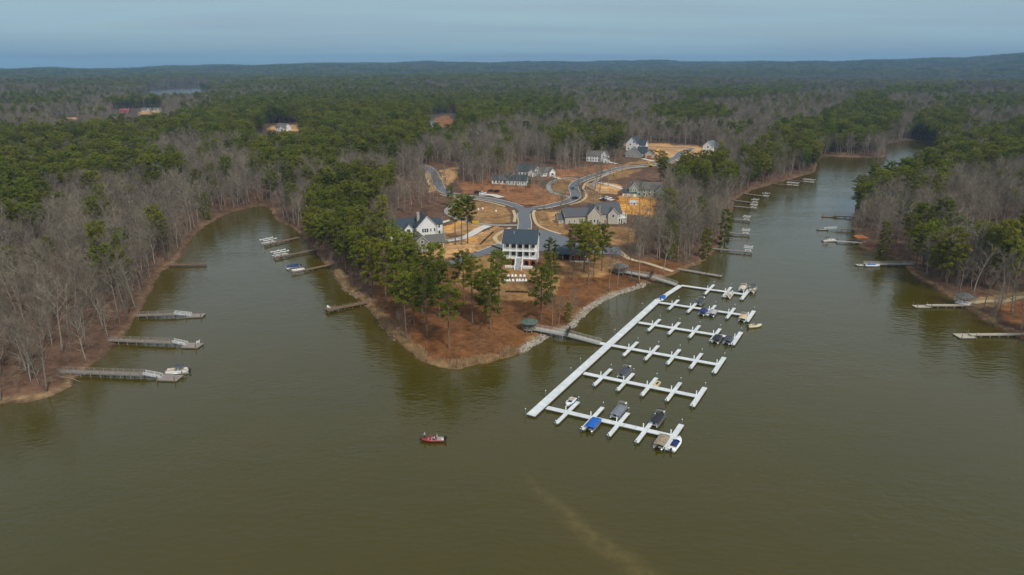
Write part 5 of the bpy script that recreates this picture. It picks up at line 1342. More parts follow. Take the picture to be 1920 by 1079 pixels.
def block(par, x, y, w, d, h_, rh, ridge='x', wm=None, rm=None, z0=0.0, ov=.45, base=True):
    """walls with gable ends and a two-slope roof; (x, y) is the middle of the plan"""
    a = 0 if ridge == 'x' else math.pi / 2
    L, D = (w, d) if ridge == 'x' else (d, w)
    s = -1.2 if base else 0
    pts = [(-L / 2, -D / 2, s), (L / 2, -D / 2, s), (L / 2, D / 2, s), (-L / 2, D / 2, s), (-L / 2, -D / 2, h_), (L / 2, -D / 2, h_), (L / 2, D / 2, h_), (-L / 2, D / 2, h_), (-L / 2, 0, h_ + rh), (L / 2, 0, h_ + rh)]
    wo = MB().add(xf(pts, x, y, z0, a), [(3, 2, 1, 0), (0, 1, 5, 4), (2, 3, 7, 6), (1, 2, 6, 9, 5), (3, 0, 4, 8, 7), (4, 5, 9, 8), (6, 7, 8, 9)]).build('wall', wm, par)
    k = rh / (D / 2); t = .24; l2 = L / 2 + ov; e = D / 2 + ov
    prof = [(-e, h_ - ov * k + .03), (0, h_ + rh + .03), (e, h_ - ov * k + .03), (e, h_ - ov * k + .03 + t), (0, h_ + rh + .03 + t), (-e, h_ - ov * k + .03 + t)]
    sec = lambda xx: [(xx, q[0], q[1]) for q in prof]
    ro = MB().loft([xf(sec(-l2), x, y, z0, a), xf(sec(l2), x, y, z0, a)]).build('roof', rm, par)
    fa = MB()
    for xx in (-l2, l2):
        B = MB().loft([[(xx + q * .08, p_[0] * 1.0, p_[1] + dz) for p_, dz in ((prof[0], -.02), (prof[1], -.02), (prof[2], -.02), (prof[3], .02 - t * .25), (prof[4], -t * .25), (prof[5], .02 - t * .25))] for q in (-.5, .5)]); fa.add(xf(B.v, x, y, z0, a), B.f)
    fa.build('bargeboard', m_white, ro)
    return wo, ro
def chimney(par, x, y, z0, z1, w=1.1, m=None):
    o = MB().box((x, y, (z0 + z1) / 2), (w, w, z1 - z0)).box((x, y, z1 + .08), (w + .25, w + .25, .16)).build('chimney', m or m_stone, par)
    MB().tube([(x, y, z1 + .16), (x, y, z1 + .6)], .16, 6).build('flue', m_black, o)
def hse(label, px_, py_, rz, name='house', dz=0.0):
    p = G(px_, py_); return thing(name, label, 'house', (p.x, p.y, p.z + dz), rz)

# clubhouse -----------------------------------------------------------------
cb = hse('white clubhouse with two storey porch on brick arches', 974, 499, R(-7), 'clubhouse')
CWD, F1, F2, F3 = 15.0, 3.7, 7.1, 10.5
bay = CWD / 5
MB().box((0, 9.4, F3 / 2 - .6), (CWD - .1, 12.8, F3 + 1.2)).build('wall', m_wallw, cb)
MB().box((0, 2.93, 1.25), (CWD - .14, .12, 4.8)).build('brick_wall', m_brick, cb)
ap = MB()
for i in range(5):                                  # arcade of five bays, arched openings
    x0 = -CWD / 2 + i * bay; n_ = 10; hw = bay / 2 - .45; xc = x0 + bay / 2
    arc = [(xc - hw, 0)] + [(xc - hw * math.cos(math.pi * k / n_), 1.75 + .95 * math.sin(math.pi * k / n_)) for k in range(n_ + 1)] + [(xc + hw, 0)]
    for y_ in (0.0, .5):
        out = [(x0, -1.2), (x0, F1 - .25)] + [(x0 + bay * k / n_, F1 - .25) for k in range(1, n_)] + [(x0 + bay, F1 - .25), (x0 + bay, -1.2)]
    for (u0, u1) in ((x0, xc - hw), (xc + hw, x0 + bay)): ap.box(((u0 + u1) / 2, .25, .3), (u1 - u0, .5, 3.0))
    for k in range(n_):
        (xa, za), (xb, zb_) = arc[k + 1], arc[k + 2]
        ap.add([(xa, 0, za), (xb, 0, zb_), (xb, 0, F1 - .25), (xa, 0, F1 - .25), (xa, .5, za), (xb, .5, zb_), (xb, .5, F1 - .25), (xa, .5, F1 - .25)], [(0, 1, 2, 3), (7, 6, 5, 4), (0, 4, 5, 1)])
    for (u0, u1) in ((x0, xc - hw), (xc + hw, x0 + bay)): ap.box(((u0 + u1) / 2, .25, (1.8 + F1 - .25) / 2), (u1 - u0, .5, F1 - .25 - 1.8))
ap.build('brick_arcade', m_brick, cb)
for z in (F1, F2): MB().box((0, 1.4, z - .13), (CWD + .3, 3.3, .26)).box((0, -.2, z - .2), (CWD + .36, .14, .42)).build('porch_floor', m_white, cb)
MB().box((0, .1, F3 - .2), (CWD + .3, .45, .5)).box((0, 1.5, F3 + .02), (CWD, 3.0, .1)).build('porch_beam', m_white, cb)
for z0, z1 in ((F1, F2 - .26), (F2, F3 - .45)):
    for i in range(6):
        x = -CWD / 2 + .2 + i * (CWD - .4) / 5
        MB().box((x, .12, (z0 + z1) / 2), (.34, .34, z1 - z0)).box((x, .12, z1 - .1), (.48, .48, .18)).box((x, .12, z0 + .12), (.48, .48, .22)).build('column', m_white, cb)
    for i in range(5):
        if z0 == F1 and i == 2: continue
        xa = -CWD / 2 + .4 + i * (CWD - .4) / 5; xb = xa + (CWD - .4) / 5 - .4
        rl = MB().box(((xa + xb) / 2, .05, z0 + .95), (xb - xa, .1, .08)).box(((xa + xb) / 2, .05, z0 + .15), (xb - xa, .08, .06))
        for k in range(12): rl.box((xa + (xb - xa) * (k + .5) / 12, .05, z0 + .55), (.05, .05, .78))
        rl.build('railing', m_white, cb)
    for i in range(5):
        x = -CWD / 2 + .2 + (i + .5) * (CWD - .4) / 5
        if 0 < i < 4: door(cb, x, 3.0, z0 + .02, 0, 1.9, 2.5, m_glass, 'french_door')
        else: window(cb, x, 3.0, z0 + .7, 0, 1.3, 1.7)
for i in (0, 1, 3, 4): door(cb, -CWD / 2 + (i + .5) * bay, 2.87, 0, 0, 1.6, 2.3, m_glass, 'french_door')
for z in (1.2, F1 + .8, F2 + .8):
    for y_ in (5.5, 9.0, 12.5): window(cb, CWD / 2 - .05, y_, z, R(90), 1.0, 1.6)
block(cb, 0, 8.0, CWD - .1, 15.6, .12, 4.2, 'x', m_wallw, m_roofb, F3 - .1, .6, base=False)
sp_ = MB(); ns = 16
for k in range(ns): sp_.box((0, -.35 - k * .34, (F1 - k * F1 / ns) / 2 - .3), (2.6, .36, F1 - k * F1 / ns + .6))
sp_.build('staircase', mat('grey_steps', (.34, .35, .35), .9), cb)
for s in (-1, 1):
    st = MB()
    st.add([(s * 1.35, -.2, -.6), (s * 1.65, -.2, -.6), (s * 1.65, -.2, F1 + .9), (s * 1.35, -.2, F1 + .9), (s * 1.35, -5.9, -.6), (s * 1.65, -5.9, -.6), (s * 1.65, -5.9, .9), (s * 1.35, -5.9, .9)], [(0, 1, 2, 3), (7, 6, 5, 4), (3, 2, 6, 7), (0, 3, 7, 4), (1, 5, 6, 2), (0, 4, 5, 1)])
    for y_, z in ((-5.9, 1.4), (-3.0, 3.1)): st.box((s * 1.5, y_, z / 2), (.5, .5, z + 1.2))
    st.build('stair_wall', m_white, cb)
    MB().box((s * 3.9, -2.2, .1), (4.2, 3.6, .5)).build('patio', m_conc, cb)
    pw_ = MB()
    for k in range(4): pw_.box((s * (2.2 + k * 1.2), -3.9, .75), (.3, .3, .9))
    pw_.box((s * 4.0, -3.9, .95), (4.0, .12, .1)).build('patio_wall', m_white, cb)
for s in (-1, 1): MB().tube([(s * 3, 8 + s * 3, F3 + 2.0), (s * 3, 8 + s * 3, F3 + 4.3)], .07, 5).build('vent_pipe', m_white, cb)

# white gabled house with blue-grey roof, left -------------------------------
h = hse('large white house with dark blue roof and stone chimney', 785, 448, R(22))
block(h, 3.5, 2, 11, 13, 6.8, 5.6, 'y', m_wallw, m_roofb)
block(h, -8, 6, 14, 11, 5.2, 4.8, 'x', m_wallw, m_roofb)
block(h, 11.0, 6.5, 5.5, 8, 6.4, 2.2, 'x', m_wallw, m_roofb)
block(h, -5.0, 1.5, 4.2, 3.5, 5.6, 2.2, 'y', m_wallw, m_roofb)
chimney(h, .4, 1.2, 6, 13.6, 1.3)
for x in (1.0, 2.2, 3.4): window(h, x + .3, -4.5, 4.2, 0, .9, 1.9)
for x in (5.4, 7.4): window(h, x, -4.5, 4.4, 0, .7, 1.6)
for x in (.5, 2.4, 4.4, 7.0): window(h, x, -4.5, 1.0, 0, .9, 1.6)
for x in (10.4, 11.9): window(h, x, 2.5, 4.3, 0, .9, 1.6); window(h, x, 2.5, 1.2, 0, .9, 1.6)
for y_ in (4.5, 7.0): window(h, 13.75, y_, 4.2, R(90), .9, 1.6); window(h, 13.75, y_, 1.1, R(90), .9, 1.6)
window(h, -5, -.25, 4.0, 0, 1.4, 1.5)
for x in (-12, -10): window(h, x, .5, 1.2, 0, 1.1, 1.7)
door(h, -7.8, .5, 0, 0)
# taupe gabled house with garage ---------------------------------------------
h = hse('taupe gabled house with wooden garage door before the white house', 790, 470, R(18))
block(h, 0, 2, 9, 10, 3.6, 4.0, 'y', m_wallt, m_roofd)
block(h, 7.6, 4.6, 9, 8, 3.3, 3.0, 'x', m_wallt, m_roofd)
block(h, 3.0, -2.2, 4.5, 3, 3.0, 2.2, 'y', m_wallt, m_roofd)
block(h, -7, 4, 7, 8, 3.3, 2.8, 'x', m_wallt, m_roofd)
door(h, 9.6, .6, 0, 0, 3.0, 2.5, m_gdoor, 'garage_door'); door(h, 3.0, -3.7, 0, 0)
for x in (-2.6, -.9, .8): window(h, x, -3.0, 1.0, 0, 1.0, 1.6)
window(h, 0, -3.0, 4.2, 0, 1.2, 1.3)
for x in (-8.5, -6.2): window(h, x, 0, 1.0, 0, .9, 1.5)
window(h, 12.1, 4.6, 1.0, R(90), .9, 1.5)
# beige house ------------------------------------------------------------------
h = hse('long beige house with grey roof and columned back porch', 1108, 420, R(12))
block(h, -8, 5, 14, 9, 4.6, 3.6, 'x', m_wallc, m_roofg)
block(h, -16.4, 5.5, 4, 7, 3.2, 2.4, 'x', m_wallc, m_roofg)
block(h, 1.5, 4.0, 8, 11, 5.0, 4.6, 'y', m_wallc, m_roofg)
block(h, 11, 6.0, 14, 12, 5.4, 5.0, 'x', m_wallc, m_roofg)
block(h, 12.5, 1.0, 6, 5, 5.2, 3.2, 'y', m_wallc, m_roofg)
chimney(h, 5.2, 1.5, 4, 9.6, 1.2, m_wallt)
MB().box((19.4, 5.0, 2.6), (3.2, 11.0, .3)).build('porch_floor', m_white, h)
for y_ in (-.2, 2.4, 5.0, 7.6, 10.2): MB().box((20.7, y_, 1.0), (.4, .4, 3.2)).box((20.7, y_, 4.0), (.3, .3, 2.6)).build('column', m_white, h)
for x in (15.6, 17.0, 18.4): MB().box((x, -1.4, 1.1), (.4, .4, 3.4)).box((x, -1.4, 4.0), (.3, .3, 2.5)).build('column', m_white, h)
MB().box((17.2, -.6, 2.7), (4.4, 2.0, .25)).build('porch_floor', m_white, h)
for y_ in (2.0, 5.0, 8.0): window(h, 18.0, y_, .4, R(90), 1.5, 1.9); window(h, 18.0, y_, 3.1, R(90), 1.3, 1.7)
for x in (-17, -12.5, -9.5, -5): window(h, x, .5 if x > -14 else 2.0, 1.2, 0, .8, 1.2)
for x in (-.5, 1.5, 3.5): window(h, x, -1.5, 1.0, 0, 1.0, 1.7)
window(h, 12.5, -1.5, 3.6, 0, 1.4, 1.5); door(h, 8.3, .0, 0, 0)
# brick pavilion ---------------------------------------------------------------
h = hse('brick pavilion with dark blue roof beside the car park', 1072, 490, R(-4), 'pavilion')
block(h, 2.5, 5, 7, 6, 3.0, 2.6, 'x', m_brick, m_roofb)
rf = MB().loft([[(-8.5, -.2, 3.0), (7.5, -.2, 3.0), (7.5, 9.6, 3.0), (-8.5, 9.6, 3.0)], [(-8.5, -.2, 3.25), (7.5, -.2, 3.25), (7.5, 9.6, 3.25), (-8.5, 9.6, 3.25)], [(-4.0, 4.4, 6.2), (3.4, 4.4, 6.2), (3.4, 4.9, 6.2), (-4.0, 4.9, 6.2)]]).build('canopy_roof', m_roofb, h)
for x in (-7.8, -4.2, -.8, 2.8, 6.6):
    for y_ in (.4, 9.0): MB().box((x, y_, .9), (.6, .6, 3.2)).box((x, y_, 2.6), (.35, .35, .9)).build('pier_column', m_brick if y_ < 5 else m_white, h)
MB().box((-5.0, 4.5, .45), (2.2, 1.0, .9)).build('counter', m_stone, h)
for x in (.6, 3.4): door(h, x, 2.0, 0, 0, 1.0, 2.1, m_black)
MB().box((-.5, 4.6, -.12), (17.5, 11.0, .3)).build('slab', m_conc, h)

# houses along the curving road ------------------------------------------------
h = hse('pale blue house with navy roof nearest the red clay yard', 958, 347, R(-14))
block(h, 4.0, 4, 15, 8, 3.6, 3.4, 'x', m_wallb, m_roofb); block(h, -9.0, 5, 12, 7, 3.2, 2.8, 'x', m_wallw, m_roofg); block(h, 1.0, 9, 6, 7, 4.4, 4.0, 'y', m_wallb, m_roofb)
for x in (-1, 2, 5.5, 9): window(h, x, 0, 1.0, 0, .9, 1.5)
for x in (-13, -10.5, -8, -5.5): window(h, x, 1.5, .8, 0, 1.2, 1.7)
for y_ in (2.2, 5.6): window(h, 11.5, y_, .9, R(90), .9, 1.6)
door(h, 3.8, 0, 0, 0)
h = hse('white house with navy roof behind the pale blue house', 984, 331, R(-10))
block(h, 0, 5, 15, 10, 4.0, 5.0, 'x', m_wallw, m_roofb); block(h, 5.5, 0, 5, 4, 3.4, 2.4, 'y', m_wallw, m_roofb)
for x in (-6, -3.5, -1, 1.6): window(h, x, 0, 1.0, 0, .9, 1.9)
door(h, 5.5, -2, 0, 0)
h = hse('small white cottage with grey roof and front gable', 1024, 331, R(20))
block(h, 1, 4, 11, 8, 3.2, 3.2, 'x', m_wallw, m_roofd); block(h, 4.5, -.4, 5, 3.4, 3.2, 2.8, 'y', m_wallw, m_roofd); block(h, -6, 8, 5, 8, 4.6, 3.2, 'y', m_wallw, m_roofd)
for x in (-3, -1): window(h, x, 0, .9, 0, 1.0, 1.5)
window(h, 4.5, -2.1, .8, 0, 1.8, 1.7); door(h, .9, 0, 0, 0); window(h, 6.5, 4, .9, R(90), 1.0, 1.6); window(h, -6, 4, 4.9, 0, .9, 1.2)
h = hse('white house with bare trees before it by the upper bend', 1118, 304, R(-20))
block(h, -2, 5, 15, 9, 5.6, 3.6, 'x', m_wallw, m_roofd); block(h, 7.5, 2, 6, 7, 6.6, 3.6, 'y', m_wallw, m_roofg); block(h, 9.6, -2, 5, 4, 3.2, 2.0, 'y', m_wallw, m_roofb)
for x in (-8, -5.5, -3, -.5, 2): window(h, x, .5, .9, 0, 1.0, 1.8); window(h, x, .5, 3.6, 0, .9, 1.3)
window(h, 7, -1.5, 4.6, 0, 1.0, 1.4); door(h, 9.6, -4, 0, 0)
h = hse('tall white gabled house at the top of the lane', 1184, 283, R(-28))
block(h, 0, 7, 12, 15, 7.4, 6.4, 'y', m_wallw, m_roofb); block(h, 9, 9, 8, 9, 5.8, 4.2, 'x', m_wallw, m_roofb)
for x in (-3, 3): window(h, x, -.5, 1.2, 0, 1.2, 1.8)
window(h, -1.5, -.5, 5.6, 0, 1.5, 1.5); window(h, 2.2, -.5, 8.2, 0, 1.4, 1.5); door(h, 0, -.5, 0, 0)
h = hse('grey gabled house with orange garage door below the tall white house', 1196, 296, R(-16))
block(h, -5, 5, 14, 11, 3.8, 5.4, 'y', m_wallk, m_roofd); block(h, 3.4, 7, 9, 8, 4.4, 5.2, 'x', m_wallk, m_roofb); block(h, 10.5, 5, 8, 9, 3.6, 3.0, 'y', m_wallc, m_roofb)
door(h, 10.5, .5, 0, 0, 4.8, 2.5, mat('orange_door', (.42, .13, .035), .6, .1), 'garage_door'); door(h, 4.4, 3.0, 0, 0)
for x in (-9, -5, -1): window(h, x, -.5, 1.0, 0, 1.0, 1.6)
window(h, 14.5, 5, 1.0, R(90), 1.0, 1.6)
h = hse('white house with blue green roof at the far turn of the road', 1332, 287, R(-38))
block(h, -3, 6, 11, 13, 6.4, 5.2, 'y', m_wallw, mat('blue_green_roof', (.12, .17, .18), .8)); block(h, 8, 7, 14, 9, 5.0, 4.2, 'x', m_wallk, m_roofd); block(h, 12, 1.5, 7, 4, 3.2, 2.0, 'x', m_wallw, m_roofd)
for x in (-6, -3, 0): window(h, x, -.5, 1.2, 0, 1.1, 1.7)
window(h, -3, -.5, 5.0, 0, 1.6, 1.6)
for x in (6, 9.5): window(h, x, 2.5, 1.2, 0, 1.1, 1.7)
door(h, 12, -.5, 0, 0)
h = hse('sage green house with long grey roof above the earthwork', 1212, 370, R(-4))
block(h, 2, 6, 24, 10, 5.2, 4.0, 'x', m_wallg, m_roofd); block(h, -9, 3, 6, 8, 6.2, 3.2, 'y', m_wallg, m_roofd); block(h, 9.5, 1.0, 6, 5, 4.8, 2.8, 'y', m_wallg, m_roofd)
for x in (-5, -1.5, 2, 5.5, 12.6): window(h, x, 1.0, 1.0, 0, 1.2, 1.8); window(h, x, 1.0, 3.4, 0, 1.0, 1.2)
for x in (-10.4, -9, -7.6): window(h, x, -1.0, 4.4, 0, .8, 1.2)
for y_ in (3, 6, 9): window(h, 14, y_, 1.2, R(90), 1.0, 1.6)
window(h, 9.5, -1.5, 1.0, 0, 1.6, 1.8); door(h, .3, 1.0, 0, 0)
h = hse('small white garage with dark blue roof beside the sage green house', 1180, 369, R(-12), 'garage'); h.scale = (.85, .85, .85)
block(h, 0, 3.5, 11, 7, 3.0, 2.4, 'x', m_wallw, m_roofb)
for x in (-3, 2): door(h, x, 0, 0, 0, 2.6, 2.3, m_wallc, 'garage_door')
h = hse('white shed with pale metal roof on the orange earthwork', 1187, 385, R(-18), 'shed'); h.scale = (.6, .6, .6)
block(h, 0, 3, 7, 6, 2.6, 1.8, 'x', m_wallw, mat('pale_metal_roof', (.42, .46, .50), .4, .08)); door(h, 1.2, 0, 0, 0, 1.2, 2.1, m_black); window(h, -1.6, 0, 1.0, 0, .8, .9)
# scattered far houses ------------------------------------------------------------
for lab, q, rz, wm_, rm_, sz in [
  ('white farmhouse in the clearing beyond the pine wood', (526, 246), R(-30), m_wallw, m_roofd, 1.25), ('red barn in the far left fields', (234, 212.5), R(15), m_rednb, mat('red_roof', (.20, .055, .06), .8), 1.1),
  ('long white house right of the red barn', (274, 211), R(10), m_wallc, m_roofd, 1.1), ('pale house among the far left trees', (62, 226), R(-10), m_wallw, m_roofg, 1.3), ('white shed right of the long far house', (294, 209.5), R(0), m_wallc, m_roofd, .9),
  ('grey house hidden among bare trees left of the new road', (818, 276), R(-15), m_wallw, m_roofg, 1.0), ('small white building by the clay clearing', (866, 250), R(0), m_wallw, m_wallw, .8),
  ('white cottage glimpsed in the bare wood beside the pines', (666, 338), R(10), m_wallw, m_roofg, .8), ('grey house among the pines on the right bank', (1850, 466), R(-50), m_wallk, m_roofd, 1.0), ('dark roofed house set back in the right bank wood', (1812, 448), R(20), m_wallt, m_roofg, .9)]:
    h = hse(lab, q[0], q[1], rz); h.scale = (sz, sz, sz)
    block(h, 0, 4, 14, 8, 4.0, 3.2, 'x', wm_, rm_); block(h, 4.5, -.5, 5, 4, 3.6, 2.4, 'y', wm_, rm_)
    for x in (-5, -2.2): window(h, x, 0, 1.0, 0, 1.1, 1.6)
    door(h, 4.5, -2.5, 0, 0, 1.2, 2.2, m_black)
# ------------------------------------------------------------------ lawn chairs, cars, machines, hedges, rocks, masts
def lawn_chair(label, p, rz, group=None):
    c_ = thing('lawn_chair', label, 'chair', p, rz, group)
    st = MB(); 
    for k in range(4): st.add([(-.28, -.35 + k * .16, .38 - k * .035), (.28, -.35 + k * .16, .38 - k * .035), (.28, -.22 + k * .16, .355 - k * .035), (-.28, -.22 + k * .16, .355 - k * .035), (-.28, -.35 + k * .16, .34 - k * .035), (.28, -.35 + k * .16, .34 - k * .035), (.28, -.22 + k * .16, .315 - k * .035), (-.28, -.22 + k * .16, .315 - k * .035)], [(0, 1, 2, 3), (7, 6, 5, 4), (0, 4, 5, 1), (2, 6, 7, 3), (1, 5, 6, 2), (0, 3, 7, 4)])
    st.build('seat', m_white, c_)
    for k in range(5):
        x = -.24 + k * .12; hh = 1.02 - abs(k - 2) * .05
        MB().add([(x - .05, .26, .24), (x + .05, .26, .24), (x + .05, .3, .24), (x - .05, .3, .24), (x - .05, .58, hh), (x + .05, .58, hh), (x + .05, .62, hh), (x - .05, .62, hh)], [(3, 2, 1, 0), (4, 5, 6, 7), (0, 1, 5, 4), (2, 3, 7, 6), (1, 2, 6, 5), (3, 0, 4, 7)]).build('back_slat', m_white, c_)
    for s in (-1, 1):
        MB().box((s * .36, .05, .56), (.13, .8, .04)).build('armrest', m_white, c_)
        MB().box((s * .36, -.3, .27), (.06, .1, .54)).build('leg', m_white, c_); MB().box((s * .36, .38, .27), (.06, .1, .54)).build('leg', m_white, c_)
    return c_
first = lawn_chair('white lawn chair in the front row on the clubhouse lawn', G(945, 529), 0, 'lawn chairs in the front row')
KIDS[first.name] = list(first.children); first.scale = (1.2, 1.2, 1.2)
fx = [945, 950, 955, 962, 970, 975, 980, 986]
for i, x in enumerate(fx[1:]): dup(first, G(x, 529), R((i * 37) % 30 - 15), 'white lawn chair in the front row on the clubhouse lawn', 'lawn chairs in the front row')
for i, x in enumerate([953, 961, 967, 976, 983]): dup(first, G(x, 520.5), R((i * 53) % 30 - 15), 'white lawn chair in the back row on the clubhouse lawn', 'lawn chairs in the back row')
q = WV(617, 579, 1.3); dup(first, (q.x, q.y, 1.3), R(60), 'white chair at the end of the low wooden pier')['group'] = ''
q = WV(371, 644, .5); dup(first, (q.x, q.y, .5), R(-60), 'white chair on the second left bank pier')['group'] = ''
for o in list(C.objects):
    if o.get('group') == '': del o['group']
def car(label, p, rz, paint, kind='suv'):
    c_ = thing('parked_car' if 'road' not in label else 'car', label, 'car', (p.x, p.y, p.z + .24), rz)
    L, w = 4.8, 1.9
    hb_ = .62
    prof = [(-2.4, .35), (-2.4, .95), (-2.25, 1.05), (1.0, 1.05), (2.3, .92), (2.4, .6), (2.35, .35)]
    MB().loft([[(x, y, z) for x, z in prof] for y in (-w / 2, -w / 2 + .06, w / 2 - .06, w / 2)]).build('body', paint, c_)
    top = [(-2.2, 1.05), (-1.95, 1.68), (.1, 1.72), (.95, 1.05)] if kind == 'suv' else [(-.9, 1.05), (-.75, 1.7), (.5, 1.72), (1.2, 1.05)] if kind == 'truck' else [(-1.9, 1.05), (-1.1, 1.46), (.2, 1.48), (1.1, 1.05)]
    MB().loft([[(x, y * (1 if z < 1.2 else .86), z) for x, z in top] for y in (-w / 2 + .05, w / 2 - .05)]).build('cabin_glass', m_glass, c_)
    (xa, za), (xb, zb_) = top[1], top[2]
    MB().box(((xa + xb) / 2, 0, (za + zb_) / 2 + .02), (xb - xa + .1, w * .82, .06)).build('roof', paint, c_)
    if kind == 'truck':
        MB().box((-1.65, 0, 1.1), (1.4, 1.6, .06)).build('bed', m_black, c_)
    for x in (-1.5, 1.5):
        for s in (-1, 1):
            wl2 = MB().tube([(x, s * (w / 2 - .22), .36), (x, s * (w / 2 + .02), .36)], .36, 12).build('wheel', m_black, c_)
            MB().tube([(x, s * (w / 2 + .02), .36), (x, s * (w / 2 + .035), .36)], .2, 8).build('rim', m_alu, wl2)
    for s in (-1, 1):
        MB().box((2.38, s * .65, .78), (.06, .4, .16)).build('headlight', m_white, c_); MB().box((-2.41, s * .75, .85), (.04, .22, .22)).build('tail_light', f_red, c_)
    return c_
p_wht, p_blk, p_blu, p_gry = mat('white_car_paint', (.72, .73, .74), .3, .04, spec=.6), mat('black_car_paint', (.012, .012, .014), .25, .1, spec=.6), mat('blue_car_paint', (.06, .14, .20), .3, .08, spec=.6), mat('charcoal_car_paint', (.04, .042, .045), .3, .1, spec=.6)
car('white car parked on the gravel pad', G(905, 365), R(12), p_wht, 'car')
car('black car parked left of the white car', G(895, 363), R(40), p_blk, 'suv')
car('black pickup parked behind the white car', G(921, 360.5), R(8), p_blk, 'truck')
car('dark car parked right of the black pickup', G(932, 361), R(60), p_blk, 'suv')
car('blue car driving on the curving road', G(1074, 355), R(80), p_blu, 'suv')
car('black car driving on the lower bend of the road', G(1079, 374), R(35), p_blk, 'suv')
car('charcoal pickup parked behind the beige house', G(1131, 377), R(20), p_gry, 'truck')
car('white car parked behind the beige house', G(1140, 374), R(15), p_wht, 'suv')
car('dark car parked near the yellow container', G(884, 417), R(10), p_gry, 'suv')
car('white car parked in the left bank clearing', G(12, 437), R(5), p_wht, 'suv')
m_yel = mat('construction_yellow', (.62, .40, .02), .5, .1)
q = G(891, 419)
dm_ = thing('waste_container', 'yellow waste container beside the court drive', 'container', q, R(8))
MB().loft([[(-1.6, -.9, .15), (1.6, -.9, .15), (1.6, .9, .15), (-1.6, .9, .15)], [(-1.9, -1.05, 1.8), (1.9, -1.05, 1.8), (1.9, 1.05, 1.8), (-1.9, 1.05, 1.8)]]).build('bin', m_yel, dm_)
rb = MB()
for x in (-1.2, -.4, .4, 1.2): rb.box((x, -1.03, 1.0), (.1, .12, 1.5))
rb.build('rib', m_yel, dm_); MB().box((0, 0, 1.84), (3.6, 2.0, .06)).build('lid', m_black, dm_)
for lab, bx, by, rz in (('yellow excavator near the grey gabled house', 1232, 285, .6), ('yellow excavator beside the curving road', 1219, 313, 2.4)):
    e = thing('excavator', lab, 'excavator', G(bx, by), rz)
    for s in (-1, 1): MB().loft([[(x, s * 1.1 - .28, z) for x, z in ((-1.7, .25), (-1.4, .9), (1.4, .9), (1.7, .25), (1.4, 0), (-1.4, 0))], [(x, s * 1.1 + .28, z) for x, z in ((-1.7, .25), (-1.4, .9), (1.4, .9), (1.7, .25), (1.4, 0), (-1.4, 0))]]).build('track', m_black, e)
    MB().box((-.4, 0, 1.55), (3.2, 2.3, 1.1)).build('body', m_yel, e); cbn = MB().box((.6, .6, 2.5), (1.3, 1.0, 1.5), 0, 0, .85).build('cab', m_yel, e); MB().box((1.22, .6, 2.55), (.08, .8, 1.0)).build('window', m_glass, cbn)
    MB().tube([(1.0, -.3, 1.8), (2.6, -.3, 4.4), (4.4, -.3, 3.6)], [.3, .26, .2], 4).build('boom', m_yel, e); MB().tube([(4.4, -.3, 3.6), (5.0, -.3, 1.2)], [.2, .14], 4).build('stick', m_yel, e)
    MB().loft([[(4.6, -.7, 1.2), (5.3, -.7, 1.2), (5.2, -.7, .3), (4.6, -.7, .5)], [(4.6, .1, 1.2), (5.3, .1, 1.2), (5.2, .1, .3), (4.6, .1, .5)]]).build('bucket', m_black, e)
for i, (bx, by) in enumerate([(897, 394), (905, 392.5), (930, 397)]):
    p = G(bx, by); o = MB().tube([(0, 0, 0), (0, 0, .45), (0, 0, .85), (0, 0, 1.0)], [.55, .6, .45, .1], 9).build('well_cover', f_white); o.location = p
    tag(o, ['leftmost white well cover on the oval lawn', 'middle white well cover on the oval lawn', 'rightmost white well cover on the oval lawn'][i], 'utility cover')
# clipped shrubs: short row before the lawn chairs and along the court drives
m_shrub = mat('brown_shrub_leaves', (.075, .060, .026), .85, .4, 2.0); m_gshrub = mat('green_shrub_leaves', (.055, .07, .022), .85, .4, 2.0)
def shrub_mesh(seed, m):
    rs_ = np.random.RandomState(seed); cen = rs_.normal(0, .16, (9, 3)); cen[:, 2] = np.abs(cen[:, 2]) + .4
    v, f = tuft_mesh(rs_, tris(rs_, cen, np.full(9, .48), 34, .8), .3); v[:, 2] = np.maximum(v[:, 2], 0); return np_mesh('shrub', v, f, m)
SH = [shrub_mesh(3, m_shrub), shrub_mesh(4, m_gshrub)]
def shrub_row(a, b_, n_, lab, grp, k, sc=1.0):
    for i in range(n_):
        t = (i + .5) / n_; p = G(a[0] + (b_[0] - a[0]) * t, a[1] + (b_[1] - a[1]) * t)
        o = bpy.data.objects.new('shrub', SH[k]); C.objects.link(o); o.location = p; o.rotation_euler = (0, 0, i * 1.9); o.scale = (sc, sc, sc * (.9 + .2 * ((i * 7) % 5) / 5)); tag(o, lab, 'shrub', grp)
shrub_row((948, 548), (990, 549), 16, 'low clipped shrub in the straight hedge below the lawn chairs', 'hedge below the lawn chairs', 0, .7)
shrub_row((922, 462), (944, 470), 12, 'shrub in the row along the lane left of the clubhouse', 'shrubs along the lane', 0, .8)
shrub_row((900, 460), (925, 436), 9, 'shrub in the bed on the slope above the lane', 'shrubs on the slope bed', 0, .85)
shrub_row((1052, 482), (1085, 480), 8, 'shrub beside the brick pavilion', 'shrubs by the pavilion', 0, 1.2)
